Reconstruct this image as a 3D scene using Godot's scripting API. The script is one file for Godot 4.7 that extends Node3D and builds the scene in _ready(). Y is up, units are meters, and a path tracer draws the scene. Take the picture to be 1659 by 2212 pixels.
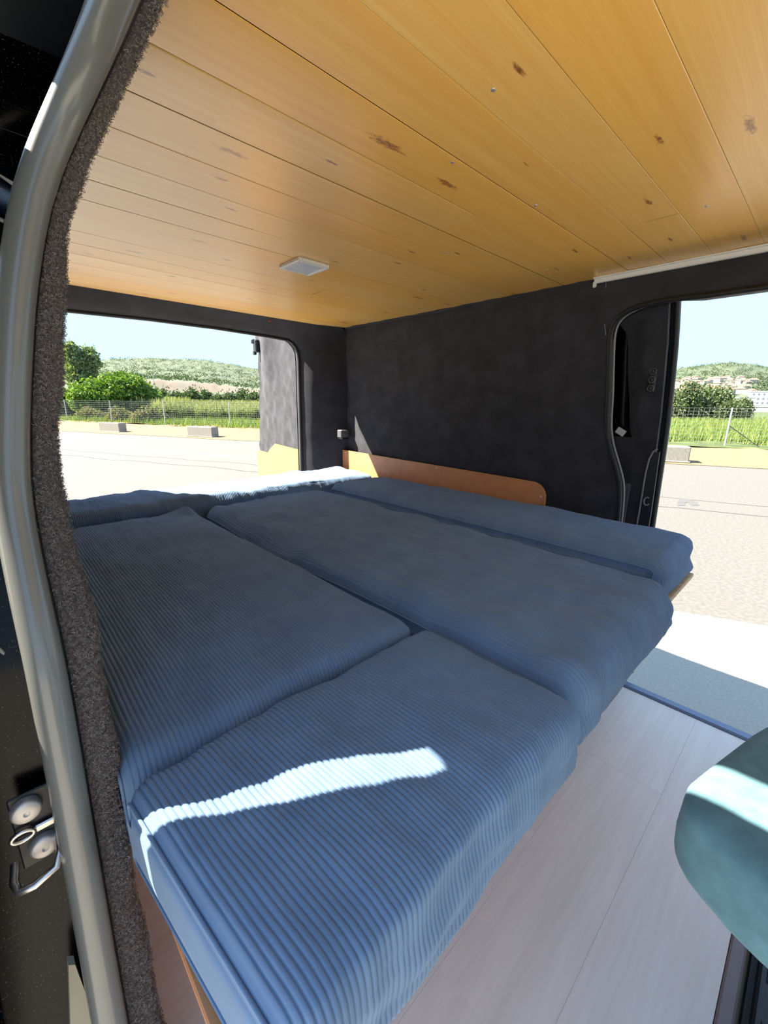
extends Node3D
# A small camper van seen through its near sliding door: a bed of five corduroy cushions under a boarded ceiling,
# felt-lined walls, an open rear door and an open far sliding door, a road, fields and hills outside.
# x runs across the van to its far side, y up, z towards its front; heights below are given from the eye, EY above the ground.

const EY := 1.65
const SUN := Vector3(0.68, -1.0, 0.69)
var M := {}
var names := {}
var rng := RandomNumberGenerator.new()

# ------------------------------------------------------------------ mesh builder
class MB:
	var v := PackedVector3Array()
	var n := PackedVector3Array()
	var uv := PackedVector2Array()
	var c := PackedColorArray()
	var ix := PackedInt32Array()
	var col := Color(1, 1, 1)
	var use_col := false

	func vert(p: Vector3, nn: Vector3, t: Vector2) -> int:
		v.append(p); n.append(nn); uv.append(t)
		if use_col: c.append(col)
		return v.size() - 1

	func tri(a: Vector3, b: Vector3, d: Vector3, out: Vector3) -> void:
		var nn := (d - a).cross(b - a)
		if nn.dot(out) < 0.0:
			var s := b
			b = d; d = s
			nn = -nn
		nn = nn.normalized()
		var i := vert(a, nn, Vector2(a.x + a.z, a.y)); vert(b, nn, Vector2(b.x + b.z, b.y)); vert(d, nn, Vector2(d.x + d.z, d.y))
		ix.append_array([i, i + 1, i + 2])

	func quad(a: Vector3, b: Vector3, d: Vector3, e: Vector3, out: Vector3, ta := Vector2(0, 0), tb := Vector2(1, 0), td := Vector2(1, 1), te := Vector2(0, 1)) -> void:
		var nn := (d - a).cross(b - a)
		if nn.length() < 1e-12: nn = (e - a).cross(d - a)
		nn = nn.normalized()
		var flip := nn.dot(out) < 0.0
		if flip: nn = -nn
		var i := vert(a, nn, ta); vert(b, nn, tb); vert(d, nn, td); vert(e, nn, te)
		if flip: ix.append_array([i, i + 2, i + 1, i, i + 3, i + 2])
		else: ix.append_array([i, i + 1, i + 2, i, i + 2, i + 3])

	# smooth grid; pts row by row, nu points per row
	func grid(nu: int, nv: int, pts: PackedVector3Array, wrap_u := false, wrap_v := false, us := 1.0, vs := 1.0) -> void:
		var base := v.size()
		for j in nv:
			var jm := j - 1 if j > 0 else (nv - 2 if wrap_v else 0)
			var jp := j + 1 if j < nv - 1 else (1 if wrap_v else nv - 1)
			for i in nu:
				var im := i - 1 if i > 0 else (nu - 2 if wrap_u else 0)
				var ip := i + 1 if i < nu - 1 else (1 if wrap_u else nu - 1)
				var du := pts[j * nu + ip] - pts[j * nu + im]
				var dv := pts[jp * nu + i] - pts[jm * nu + i]
				var nn := dv.cross(du)
				if nn.length_squared() < 1e-16: nn = Vector3.UP
				v.append(pts[j * nu + i]); n.append(nn.normalized()); uv.append(Vector2(us * i / (nu - 1.0), vs * j / (nv - 1.0)))
				if use_col: c.append(col)
		for j in nv - 1:
			for i in nu - 1:
				var a := base + j * nu + i
				ix.append_array([a, a + 1, a + nu + 1, a, a + nu + 1, a + nu])

	# a sheet with thickness: the grid, the grid moved by off, and the four rims
	func slab(nu: int, nv: int, pts: PackedVector3Array, off: Vector3, us := 1.0, vs := 1.0) -> void:
		grid(nu, nv, pts, false, false, us, vs)
		var q := PackedVector3Array()
		for j in nv:
			for i in nu: q.append(pts[j * nu + nu - 1 - i] + off)
		grid(nu, nv, q, false, false, us, vs)
		var mid := Vector3.ZERO
		for p in pts: mid += p
		mid = mid / pts.size() + off * 0.5
		for i in nu - 1:
			for j in [0, nv - 1]:
				var a := pts[j * nu + i]
				var b := pts[j * nu + i + 1]
				quad(a, b, b + off, a + off, (a + b) * 0.5 + off * 0.5 - mid)
		for j in nv - 1:
			for i in [0, nu - 1]:
				var a := pts[j * nu + i]
				var b := pts[(j + 1) * nu + i]
				quad(a, b, b + off, a + off, (a + b) * 0.5 + off * 0.5 - mid)

	# box with chamfered edges
	func box(ctr: Vector3, size: Vector3, ch := 0.004, bas := Basis.IDENTITY) -> void:
		var h := size * 0.5
		ch = minf(ch, minf(h.x, minf(h.y, h.z)) * 0.9)
		var k := func(sx, sy, sz, ax) -> Vector3:
			var p := Vector3(sx * (h.x - (0.0 if ax == 0 else ch)), sy * (h.y - (0.0 if ax == 1 else ch)), sz * (h.z - (0.0 if ax == 2 else ch)))
			return ctr + bas * p
		for s in [-1, 1]:
			quad(k.call(s, -1, -1, 0), k.call(s, 1, -1, 0), k.call(s, 1, 1, 0), k.call(s, -1, 1, 0), bas * Vector3(s, 0, 0), Vector2(0, 0), Vector2(0, 1), Vector2(1, 1), Vector2(1, 0))
			quad(k.call(-1, s, -1, 1), k.call(1, s, -1, 1), k.call(1, s, 1, 1), k.call(-1, s, 1, 1), bas * Vector3(0, s, 0))
			quad(k.call(-1, -1, s, 2), k.call(1, -1, s, 2), k.call(1, 1, s, 2), k.call(-1, 1, s, 2), bas * Vector3(0, 0, s))
		if ch < 1e-5: return
		for s in [-1, 1]:
			for t in [-1, 1]:
				quad(k.call(s, t, -1, 0), k.call(s, t, 1, 0), k.call(s, t, 1, 1), k.call(s, t, -1, 1), bas * Vector3(s, t, 0))
				quad(k.call(s, -1, t, 0), k.call(s, 1, t, 0), k.call(s, 1, t, 2), k.call(s, -1, t, 2), bas * Vector3(s, 0, t))
				quad(k.call(-1, s, t, 1), k.call(1, s, t, 1), k.call(1, s, t, 2), k.call(-1, s, t, 2), bas * Vector3(0, s, t))
				for u in [-1, 1]:
					tri(k.call(s, t, u, 0), k.call(s, t, u, 1), k.call(s, t, u, 2), bas * Vector3(s, t, u))

	# round tube along a path
	func tube(path: PackedVector3Array, r: float, sides := 10, closed := false) -> void:
		var m := path.size()
		var pts := PackedVector3Array()
		var up := Vector3.ZERO
		var last := m + 1 if closed else m
		for jj in last:
			var j := jj % m
			var a := path[(j - 1 + m) % m] if (j > 0 or closed) else path[j]
			var b := path[(j + 1) % m] if (j < m - 1 or closed) else path[j]
			var t := (b - a).normalized()
			if up == Vector3.ZERO:
				up = t.cross(Vector3(0.31, 0.2, 0.93)).normalized()
			up = (up - t * up.dot(t)).normalized()
			var w := t.cross(up)
			for i in sides + 1:
				var g := TAU * i / sides
				pts.append(path[j] + (up * cos(g) + w * sin(g)) * r)
		grid(sides + 1, last, pts, true, closed, 1.0, last)
		if not closed:
			for e in [0, m - 1]:
				var o := path[e]
				var out := path[0] - path[1] if e == 0 else path[m - 1] - path[m - 2]
				for i in sides:
					tri(o, pts[e * (sides + 1) + i], pts[e * (sides + 1) + i + 1], out)

	# surface of revolution about the local y axis; profile of (radius, height)
	func lathe(prof: PackedVector2Array, segs: int, xf := Transform3D.IDENTITY) -> void:
		var pts := PackedVector3Array()
		for p in prof:
			for i in segs + 1:
				var g := TAU * i / segs
				pts.append(xf * Vector3(p.x * cos(g), p.y, p.x * sin(g)))
		grid(segs + 1, prof.size(), pts, true)

	# flat polygon (a, b) laid out by f(a, b), given thickness by off
	func prism(poly: PackedVector2Array, f: Callable, off: Vector3) -> void:
		var t := Geometry2D.triangulate_polygon(poly)
		for k in range(0, t.size(), 3):
			var a: Vector3 = f.call(poly[t[k]].x, poly[t[k]].y)
			var b: Vector3 = f.call(poly[t[k + 1]].x, poly[t[k + 1]].y)
			var d: Vector3 = f.call(poly[t[k + 2]].x, poly[t[k + 2]].y)
			tri(a, b, d, -off)
			tri(a + off, b + off, d + off, off)
		var cw := Geometry2D.is_polygon_clockwise(poly)
		for k in poly.size():
			var p := poly[k]
			var q := poly[(k + 1) % poly.size()]
			var o := (q - p).orthogonal() * (1.0 if cw else -1.0)
			var m := (p + q) * 0.5
			var a: Vector3 = f.call(p.x, p.y)
			var b: Vector3 = f.call(q.x, q.y)
			var e: Vector3 = f.call(m.x + o.x, m.y + o.y) - f.call(m.x, m.y)
			quad(a, b, b + off, a + off, -e)

	func mesh(mat: Material) -> ArrayMesh:
		var am := ArrayMesh.new()
		var arr := []
		arr.resize(Mesh.ARRAY_MAX)
		arr[Mesh.ARRAY_VERTEX] = v; arr[Mesh.ARRAY_NORMAL] = n; arr[Mesh.ARRAY_TEX_UV] = uv; arr[Mesh.ARRAY_INDEX] = ix
		if use_col: arr[Mesh.ARRAY_COLOR] = c
		am.add_surface_from_arrays(Mesh.PRIMITIVE_TRIANGLES, arr)
		am.surface_set_material(0, mat)
		return am

# ------------------------------------------------------------------ naming
func V(x: float, y: float, z: float) -> Vector3:
	return Vector3(x, y + EY, z)

func numbered(s: String) -> String:
	if not names.has(s):
		names[s] = 0
		return s
	names[s] += 1
	return "%s_%03d" % [s, names[s]]

func meta(o: Node, label := "", category := "", group := "", kind := "") -> Node:
	if label: o.set_meta("label", label)
	if category: o.set_meta("category", category)
	if group: o.set_meta("group", group)
	if kind: o.set_meta("kind", kind)
	return o

func thing(called: String, at: Vector3, label: String, category: String, group := "", kind := "") -> Node3D:
	var o := Node3D.new()
	o.name = numbered(called)
	o.position = at
	add_child(o, true)
	meta(o, label, category, group, kind)
	return o

func put(called: String, m: Mesh, parent: Node3D = self) -> MeshInstance3D:
	var o := MeshInstance3D.new()
	o.name = numbered(called) if parent == self else called
	o.mesh = m
	parent.add_child(o, true)
	return o

func obj(called: String, b: MB, mat: Material, parent: Node3D = self) -> MeshInstance3D:
	return put(called, b.mesh(mat), parent)

func copy(o: Node3D, at: Vector3, turn := 0.0, sc := Vector3.ONE) -> Node3D:
	var r: Node3D = o.duplicate()
	r.name = numbered(String(o.name).trim_suffix("_001"))
	add_child(r, true)
	r.position = at
	r.rotation.y = turn
	r.scale = sc
	return r

func lerp_table(t: Array, x: float) -> float:
	if x <= t[0][0]: return t[0][1]
	for k in range(1, t.size()):
		if x <= t[k][0]:
			var f: float = (x - t[k - 1][0]) / (t[k][0] - t[k - 1][0])
			return lerpf(t[k - 1][1], t[k][1], f)
	return t[t.size() - 1][1]

# ------------------------------------------------------------------ materials
func mat(col: Color, rough := 0.8, metal := 0.0) -> StandardMaterial3D:
	var m := StandardMaterial3D.new()
	m.albedo_color = col
	m.roughness = rough
	m.metallic = metal
	return m

func noise_tex(freq: float, lo: Color, hi: Color, seed_ := 1, size := 512, octaves := 4, normal := false, strength := 4.0) -> NoiseTexture2D:
	var nz := FastNoiseLite.new()
	nz.seed = seed_
	nz.frequency = freq
	nz.fractal_octaves = octaves
	var t := NoiseTexture2D.new()
	t.width = size; t.height = size
	t.seamless = true
	t.noise = nz
	if normal:
		t.as_normal_map = true
		t.bump_strength = strength
	else:
		var g := Gradient.new()
		g.set_color(0, lo); g.set_color(1, hi)
		t.color_ramp = g
	return t

func tri_mat(col: Color, rough: float, tex: Texture2D, scale: float, nrm: Texture2D = null, nscale := 1.0) -> StandardMaterial3D:
	var m := mat(col, rough)
	m.albedo_texture = tex
	m.uv1_triplanar = true
	m.uv1_world_triplanar = true
	m.uv1_scale = Vector3(scale, scale, scale)
	if nrm:
		m.normal_enabled = true
		m.normal_texture = nrm
		m.normal_scale = nscale
	return m

# board texture: grain along u, knots where asked
func wood_image(seed_: int, base: Color, dark: Color, knots: Array, w := 768, h := 128, streak := 1.0) -> ImageTexture:
	var a := FastNoiseLite.new(); a.seed = seed_; a.frequency = 0.01; a.fractal_octaves = 3
	var b := FastNoiseLite.new(); b.seed = seed_ + 7; b.frequency = 0.03; b.fractal_octaves = 2
	var im := Image.create(w, h, false, Image.FORMAT_RGB8)
	for y in h:
		for x in w:
			var warp := 0.0
			var kd := 0.0
			for k in knots:
				var dx: float = (x - k[0] * w) / (k[2] * 1.7)
				var dy: float = (y - k[1] * h) / k[2]
				var r := sqrt(dx * dx + dy * dy)
				warp += k[2] * 1.1 * exp(-r * r * 0.25) * signf(dy)
				kd = maxf(kd, 1.0 - smoothstep(0.35, 1.1, r + 0.5 * b.get_noise_2d(x * 3.0, y * 3.0)))
			var yy := y + warp
			var g := a.get_noise_2d(x * 0.12, yy * 4.2) * 0.9
			var f := b.get_noise_2d(x * 0.25, yy * 9.0) * 0.4
			var t := clampf((0.40 + 0.42 * g + f * 0.6) * 0.6 * streak, 0.0, 1.0)
			var col := base.lerp(dark, t)
			if kd > 0.0:
				col = col.lerp(Color(0.50, 0.27, 0.10), kd * (0.6 + 0.5 * b.get_noise_2d(x * 6.0, y * 6.0)))
			im.set_pixel(x, y, col)
	return ImageTexture.create_from_image(im)

func make_materials() -> void:
	var fuzz := noise_tex(0.006, Color(0.66, 0.66, 0.66), Color(1, 1, 1), 3, 1024, 8)
	var fuzz_n := noise_tex(0.35, Color.BLACK, Color.WHITE, 4, 512, 3, true, 7.0)
	M.felt = tri_mat(Color(0.215, 0.22, 0.252), 1.0, fuzz, 1.3)
	M.felt.rim_enabled = true; M.felt.rim = 0.5
	M.felt_lit = tri_mat(Color(0.54, 0.50, 0.485), 1.0, noise_tex(0.09, Color(0.28, 0.27, 0.26), Color(1, 1, 1), 5, 512, 5), 4.0, fuzz_n, 1.4)  # lighter copy of the wall felt, warm light put into its colour
	M.felt_lit.rim_enabled = true; M.felt_lit.rim = 0.4
	M.wool = mat(Color(0.50, 0.465, 0.45), 1.0)  # fibres in the same painted warm-lit tone as the near felt
	M.cloth = tri_mat(Color(0.425, 0.527, 0.65), 1.0, noise_tex(0.012, Color(0.87, 0.875, 0.885), Color(1, 1, 1), 6, 512, 6), 1.3)
	M.cloth.rim_enabled = true; M.cloth.rim = 0.35
	M.teal = tri_mat(Color(0.39, 0.545, 0.585), 1.0, noise_tex(0.03, Color(0.80, 0.82, 0.83), Color(1, 1, 1), 8, 512, 6), 2.0)
	M.teal.rim_enabled = true; M.teal.rim = 0.3
	M.black = mat(Color(0.022, 0.022, 0.026), 0.16)
	M.black.clearcoat_enabled = true; M.black.clearcoat = 0.7; M.black.clearcoat_roughness = 0.06
	var speck := noise_tex(0.16, Color(0.02, 0.02, 0.025), Color(0.02, 0.02, 0.025), 12, 512, 1)
	speck.color_ramp.set_color(1, Color(0.55, 0.52, 0.48)); speck.color_ramp.set_offset(0, 0.89); speck.color_ramp.set_offset(1, 0.95)
	M.jamb = tri_mat(Color(1, 1, 1), 0.25, speck, 4.0)
	M.jamb.metallic_specular = 0.28
	M.rubber = mat(Color(0.03, 0.03, 0.033), 0.55)
	M.seal = mat(Color(0.44, 0.445, 0.43), 0.3)
	M.seal.clearcoat_enabled = true; M.seal.clearcoat = 0.4; M.seal.clearcoat_roughness = 0.15
	M.grey_line = mat(Color(0.50, 0.50, 0.50), 0.5)
	M.steel = mat(Color(0.78, 0.76, 0.74), 0.32, 1.0)
	M.bolt = mat(Color(0.72, 0.70, 0.69), 0.45, 0.6)
	M.white = mat(Color(0.86, 0.86, 0.85), 0.45)
	M.tag = mat(Color(0.8, 0.8, 0.82), 0.6)
	M.lens = mat(Color(0.80, 0.83, 0.88), 0.3)
	M.dark_plastic = mat(Color(0.08, 0.085, 0.10), 0.5)
	M.grey_plastic = mat(Color(0.30, 0.30, 0.32), 0.6)
	M.sill = mat(Color(0.42, 0.50, 0.62), 0.35)  # grey metal in shade, the sky it mirrors painted in as blue
	M.trim = mat(Color(0.50, 0.46, 0.47), 0.5)
	M.beige = mat(Color(0.62, 0.58, 0.50), 0.7)
	M.rail_metal = mat(Color(0.20, 0.215, 0.23), 0.5, 0.3)
	M.board = tri_mat(Color(0.82, 0.55, 0.37), 0.42, noise_tex(0.01, Color(0.93, 0.92, 0.90), Color(1, 1, 1), 14, 512, 4), 3.0)
	M.door_wood = tri_mat(Color(0.84, 0.62, 0.36), 0.5, noise_tex(0.03, Color(0.86, 0.84, 0.80), Color(1, 1, 1), 15, 512, 4), 3.0)
	M.ply = tri_mat(Color(0.80, 0.66, 0.48), 0.7, noise_tex(0.03, Color(0.8, 0.78, 0.75), Color(1, 1, 1), 16, 512, 4), 3.0)
	M.roof_matt = mat(Color(0.02, 0.022, 0.03), 0.7); M.roof_matt.metallic_specular = 0.2
	M.roof_paint = mat(Color(0.03, 0.03, 0.035), 0.3)
	M.glass = mat(Color(0.9, 0.95, 0.95, 0.08), 0.02)
	M.glass.transparency = BaseMaterial3D.TRANSPARENCY_ALPHA
	# ceiling boards: six looks shared between the boards
	var pine := Color(0.985, 0.775, 0.40)
	var pine_d := Color(0.90, 0.62, 0.25)
	var kn := [
		[[0.22, 0.4, 6.0], [0.61, 0.7, 8.0], [0.87, 0.3, 5.0]], [[0.35, 0.62, 9.0], [0.78, 0.35, 5.0]],
		[[0.12, 0.5, 5.0], [0.5, 0.3, 4.0], [0.66, 0.66, 7.0], [0.93, 0.5, 5.0]], [[0.25, 0.5, 12.0], [0.36, 0.4, 10.0], [0.7, 0.6, 6.0]],
		[[0.3, 0.3, 4.0], [0.72, 0.6, 6.0], [0.75, 0.3, 3.0]], [[0.15, 0.7, 7.0], [0.55, 0.45, 5.0], [0.82, 0.65, 6.0]]]
	M.pine = []
	for k in 6:
		var m := mat(Color(1, 1, 1), 0.36)
		m.albedo_texture = wood_image(40 + k, pine.lerp(Color(0.98, 0.82, 0.52), (k % 3) * 0.3), pine_d, kn[k])
		m.clearcoat_enabled = true; m.clearcoat = 0.6; m.clearcoat_roughness = 0.28
		M.pine.append(m)
	M.laminate = []
	for k in 2:
		var m := mat(Color(1, 1, 1), 0.42)
		m.albedo_texture = wood_image(70 + k, Color(0.945, 0.925, 0.895), Color(0.83, 0.805, 0.77), [], 768, 160, 1.25)
		M.laminate.append(m)
	# outdoors
	M.layby = tri_mat(Color(0.68, 0.65, 0.60), 0.95, noise_tex(0.05, Color(0.87, 0.87, 0.87), Color(1, 1, 1), 31, 1024, 7), 0.9)
	M.road = tri_mat(Color(0.40, 0.385, 0.365), 0.95, noise_tex(0.05, Color(0.80, 0.80, 0.80), Color(1, 1, 1), 21, 1024, 6), 0.35)
	M.paint = tri_mat(Color(0.70, 0.69, 0.65), 0.9, noise_tex(0.08, Color(0.8, 0.8, 0.8), Color(1, 1, 1), 22, 512, 5), 0.6)
	M.crack = mat(Color(0.27, 0.26, 0.25), 1.0)
	M.dark_arch = mat(Color(0.315, 0.31, 0.305), 1.0)
	M.sand = tri_mat(Color(0.55, 0.45, 0.33), 1.0, noise_tex(0.03, Color(0.74, 0.70, 0.66), Color(1, 1, 1), 23, 1024, 6), 0.16)
	M.concrete = tri_mat(Color(0.58, 0.565, 0.52), 0.95, noise_tex(0.04, Color(0.72, 0.72, 0.72), Color(1, 1, 1), 24, 512, 5), 0.8)
	M.field = tri_mat(Color(0.33, 0.38, 0.17), 1.0, noise_tex(0.02, Color(0.62, 0.66, 0.5), Color(1, 1, 1), 25, 1024, 6), 0.05)
	M.grass = mat(Color(0.50, 0.58, 0.22), 1.0); M.grass.vertex_color_use_as_albedo = true; M.grass.backlight_enabled = true; M.grass.backlight = Color(0.4, 0.45, 0.15)
	M.leaf = mat(Color(0.88, 0.88, 0.88), 0.9); M.leaf.vertex_color_use_as_albedo = true; M.leaf.backlight_enabled = true; M.leaf.backlight = Color(0.75, 0.8, 0.4)
	M.bark = mat(Color(0.36, 0.30, 0.24), 1.0)
	M.hill = mat(Color(0.70, 0.71, 0.70), 1.0); M.hill.vertex_color_use_as_albedo = true
	M.post = mat(Color(0.66, 0.66, 0.64), 0.6)
	M.wire = mat(Color(0.50, 0.52, 0.52), 0.6)
	M.house = mat(Color(0.70, 0.67, 0.63), 0.9)
	M.roof_tile = mat(Color(0.54, 0.39, 0.33), 0.9)
	M.block = mat(Color(0.60, 0.61, 0.62), 0.9)
	M.pane_far = mat(Color(0.36, 0.40, 0.46), 0.4)

# ------------------------------------------------------------------ body curves
const NEAR_X := [[-1.1, -0.02], [-0.9, -0.01], [-0.6, 0.0], [-0.3, 0.008], [-0.15, 0.010], [-0.07, 0.017], [0.08, 0.045], [0.17, 0.068], [0.24, 0.092], [0.33, 0.136], [0.46, 0.21]]
const SEAL_Z := [[-1.1, -0.40], [-0.9, -0.445], [-0.7, -0.50], [-0.5, -0.528], [-0.384, -0.533], [-0.294, -0.543], [-0.226, -0.567], [-0.14, -0.602], [-0.07, -0.617], [0.05, -0.622], [0.13, -0.626], [0.228, -0.628], [0.27, -0.622], [0.297, -0.606], [0.317, -0.572], [0.329, -0.525], [0.335, -0.45]]

# smooth curve through the points of a table
func curve_table(t: Array, x: float) -> float:
	var m := t.size()
	if x <= t[0][0]: return t[0][1]
	if x >= t[m - 1][0]: return t[m - 1][1]
	var k := 1
	while x > t[k][0]: k += 1
	var a: int = maxi(k - 2, 0)
	var d: int = mini(k + 1, m - 1)
	var h: float = t[k][0] - t[k - 1][0]
	var s0: float = (t[k][1] - t[a][1]) / (t[k][0] - t[a][0])
	var s1: float = (t[d][1] - t[k - 1][1]) / (t[d][0] - t[k - 1][0])
	var f: float = (x - t[k - 1][0]) / h
	var f2 := f * f
	var f3 := f2 * f
	return (2.0 * f3 - 3.0 * f2 + 1.0) * t[k - 1][1] + (f3 - 2.0 * f2 + f) * h * s0 + (3.0 * f2 - 2.0 * f3) * t[k][1] + (f3 - f2) * h * s1

func nx(y: float) -> float:
	return curve_table(NEAR_X, y)

func fx(y: float) -> float:
	return 1.79 - 0.82 * curve_table(NEAR_X, y)

func sz(y: float) -> float:
	return curve_table(SEAL_Z, y)

func szn(y: float) -> float:
	return sz(y if y < 0.2 else 0.2 + (y - 0.2) / 1.3) - 0.014 - 0.028 * smoothstep(-0.25, 0.25, y)

func seal_levels() -> Array:
	var ys := []
	for k in 49: ys.append(lerpf(-1.08, 0.24, k / 48.0))
	ys.append_array([0.255, 0.27, 0.284, 0.297, 0.307, 0.317, 0.324, 0.329, 0.3325, 0.335])
	return ys

# ------------------------------------------------------------------ start
func _ready() -> void:
	rng.seed = 11
	# camera
	var cam := Camera3D.new()
	cam.name = "camera"
	cam.transform = Transform3D(Basis(Vector3(0.727, 0.0113, 0.6866), Vector3(0.1638, 0.9682, -0.1893), Vector3(-0.6669, 0.25, 0.702)).orthonormalized(), V(0, 0, 0))
	cam.fov = 2.0 * rad_to_deg(atan(1106.0 / 904.0))
	cam.near = 0.02
	cam.far = 6000.0
	add_child(cam)
	# sky
	var env := Environment.new()
	var sm := ProceduralSkyMaterial.new()
	sm.sky_top_color = Color(0.54, 0.665, 0.81)
	sm.sky_horizon_color = Color(0.57, 0.695, 0.80)
	sm.sky_curve = 0.2
	sm.ground_bottom_color = Color(0.45, 0.42, 0.38)
	sm.ground_horizon_color = Color(0.6, 0.62, 0.6)
	sm.sun_angle_max = 1.0
	sm.sky_energy_multiplier = 1.0
	var sky := Sky.new()
	sky.sky_material = sm
	env.background_mode = Environment.BG_SKY
	env.sky = sky
	env.tonemap_mode = Environment.TONE_MAPPER_LINEAR
	env.tonemap_exposure = 3.1
	env.sdfgi_enabled = true
	env.ssao_enabled = true
	env.ssil_enabled = true
	var we := WorldEnvironment.new()
	we.name = "environment"
	we.environment = env
	add_child(we)
	# sun: behind the van, over its near side
	var sun := DirectionalLight3D.new()
	sun.name = "sun"
	sun.light_color = Color(1.0, 0.965, 0.90)
	sun.light_energy = 3.1
	sun.light_angular_distance = 0.53
	sun.shadow_enabled = true
	add_child(sun)
	sun.look_at_from_position(Vector3.ZERO, SUN, Vector3.UP)

	make_materials()
	build_ground()
	build_shell()
	build_ceiling()
	build_floor()
	build_doors()
	build_bed()
	build_fittings()
	build_cab()
	build_roadside()
	build_plants()
	build_far()

# ------------------------------------------------------------------ van shell
func bump(nz: FastNoiseLite, a: float, b: float, amp: float) -> float:
	return nz.get_noise_2d(a * 100.0, b * 100.0) * amp

func build_shell() -> void:
	var nz := FastNoiseLite.new(); nz.seed = 5; nz.frequency = 0.035; nz.fractal_octaves = 3
	var ys := seal_levels()
	# far felt wall behind the sliding door
	var pts := PackedVector3Array()
	var nu := 42
	for y in ys:
		for i in nu:
			var u := i / (nu - 1.0)
			var z := lerpf(-2.26, sz(y), u)
			var back := smoothstep(-1.25, -0.66, z)
			var x := lerpf(1.735, fx(y), back) + bump(nz, z, y, 0.014) * (1.0 - back * 0.6)
			# the liner is drawn in over the wheel arch and towards the door edge
			x -= 0.020 * exp(-pow((z + 0.78) / 0.09, 2.0)) * smoothstep(0.3, -0.2, y)
			pts.append(V(x, y, z))
	var b := MB.new()
	b.slab(nu, ys.size(), pts, Vector3(0.035, 0, 0))
	var wall := obj("wall_right", b, M.felt)
	meta(wall, "dark charcoal felt lining of the van wall behind the wooden side board", "wall", "", "structure")
	# band of felt between door top and ceiling, wavy where it is tucked under the boards
	pts = PackedVector3Array()
	nu = 60
	for j in 6:
		for i in nu:
			var z := lerpf(-2.26, 1.25, i / (nu - 1.0))
			var f := j / 5.0
			var low := 0.334
			var y := lerpf(low, 0.478, f)
			var x := lerpf(lerpf(1.735, fx(low), smoothstep(-1.25, -0.66, z)), 1.738, f) - 0.010 * sin(f * PI) + bump(nz, z, y, 0.014)
			pts.append(V(x, y, z))
	b = MB.new()
	b.slab(nu, 6, pts, Vector3(0.04, 0, 0))
	obj("door_header", b, M.felt, wall)
	# tucked ruffles of felt along the ceiling edge
	b = MB.new()
	var path := PackedVector3Array()
	for i in 34:
		var z := lerpf(-2.18, -0.72, i / 33.0)
		path.append(V(1.728 + 0.004 * sin(i * 2.1), 0.449 + 0.006 * nz.get_noise_2d(i * 37.0, 4.0), z))
	b.tube(path, 0.009, 8)
	obj("felt_fold", b, M.felt, wall)
	# dark painted body outside the far wall
	pts = PackedVector3Array()
	for y in ys:
		for i in 12:
			var z := lerpf(-2.3, sz(y), i / 11.0)
			pts.append(V(maxf(fx(y), 1.735 if z < -0.8 else 0.0) + 0.036, y, z))
	b = MB.new()
	b.slab(12, ys.size(), pts, Vector3(0.03, 0, 0))
	obj("body_panel", b, M.black, wall)
	# rubber seal of the far opening, its outer highlight painted as a thin pale tube
	var sp := PackedVector3Array()
	var lp := PackedVector3Array()
	for y in ys:
		sp.append(V(fx(y) - 0.004, y, sz(y) + 0.006))
		lp.append(V(fx(y) + 0.012, y, sz(y) + 0.016))
	for k in range(1, 12):
		sp.append(V(fx(0.335) - 0.004, 0.331, lerpf(-0.45, 0.62, k / 11.0)))
		lp.append(V(fx(0.335) + 0.012, 0.324, lerpf(-0.45, 0.62, k / 11.0)))
	b = MB.new(); b.tube(sp, 0.009, 10)
	obj("door_seal", b, M.rubber, wall)
	b = MB.new(); b.tube(lp, 0.0042, 8)
	obj("seal_highlight", b, M.grey_line, wall)

	for k in ys.size():
		if ys[k] > 0.2: ys[k] = 0.2 + (ys[k] - 0.2) * 1.3
	# near wall: lining with a thick felt edge at the door opening, painted body outside
	pts = PackedVector3Array()
	var loop_n := 15
	for y in ys:
		var x0 := nx(y)
		var z0 := szn(y)
		var w := 0.039 + bump(nz, y * 1.5, 1.0, 0.008) + 0.003 * sin(y * 13.0) + 0.011 * smoothstep(0.2, 0.0, y) + 0.004 * smoothstep(-0.35, -0.6, y)
		var ring := [Vector2(-0.002, -0.014), Vector2(0.004, -0.004), Vector2(w * 0.55, 0.004), Vector2(w * 0.85, -0.004), Vector2(w, -0.022), Vector2(w + 0.002, -0.05), Vector2(w, -0.15)]
		for q in ring: pts.append(V(x0 + q.x, y, z0 + q.y))
		for zz in [-0.9, -1.2, -1.6, -2.0, -2.19]:
			pts.append(V(lerpf(x0 + 0.04, 0.045, smoothstep(-0.66, -1.25, zz)) + bump(nz, zz, y, 0.012), y, zz))
		pts.append(V(0.0, y, -2.19)); pts.append(V(x0 * 0.7, y, -1.2)); pts.append(V(x0 - 0.002, y, z0 - 0.014))
	b = MB.new()
	b.grid(loop_n, ys.size(), pts, true)
	var near_pts := pts
	var near := obj("wall_left", b, M.felt_lit)
	meta(near, "felt lining, warm light painted into its brownish grey, wrapped round the edge of the near sliding door opening", "wall", "", "structure")
	pts = PackedVector3Array()
	for j in 6:
		for i in 30:
			var z := lerpf(-2.19, 1.25, i / 29.0)
			var f := j / 5.0
			pts.append(V(lerpf(lerpf(0.05, nx(0.375), smoothstep(-1.25, -0.66, z)), 0.10, f), lerpf(0.375, 0.478, f), z))
	b = MB.new()
	b.slab(30, 6, pts, Vector3(-0.010, 0, 0))
	obj("door_header", b, M.felt_lit, near)
	pts = PackedVector3Array()
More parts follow.
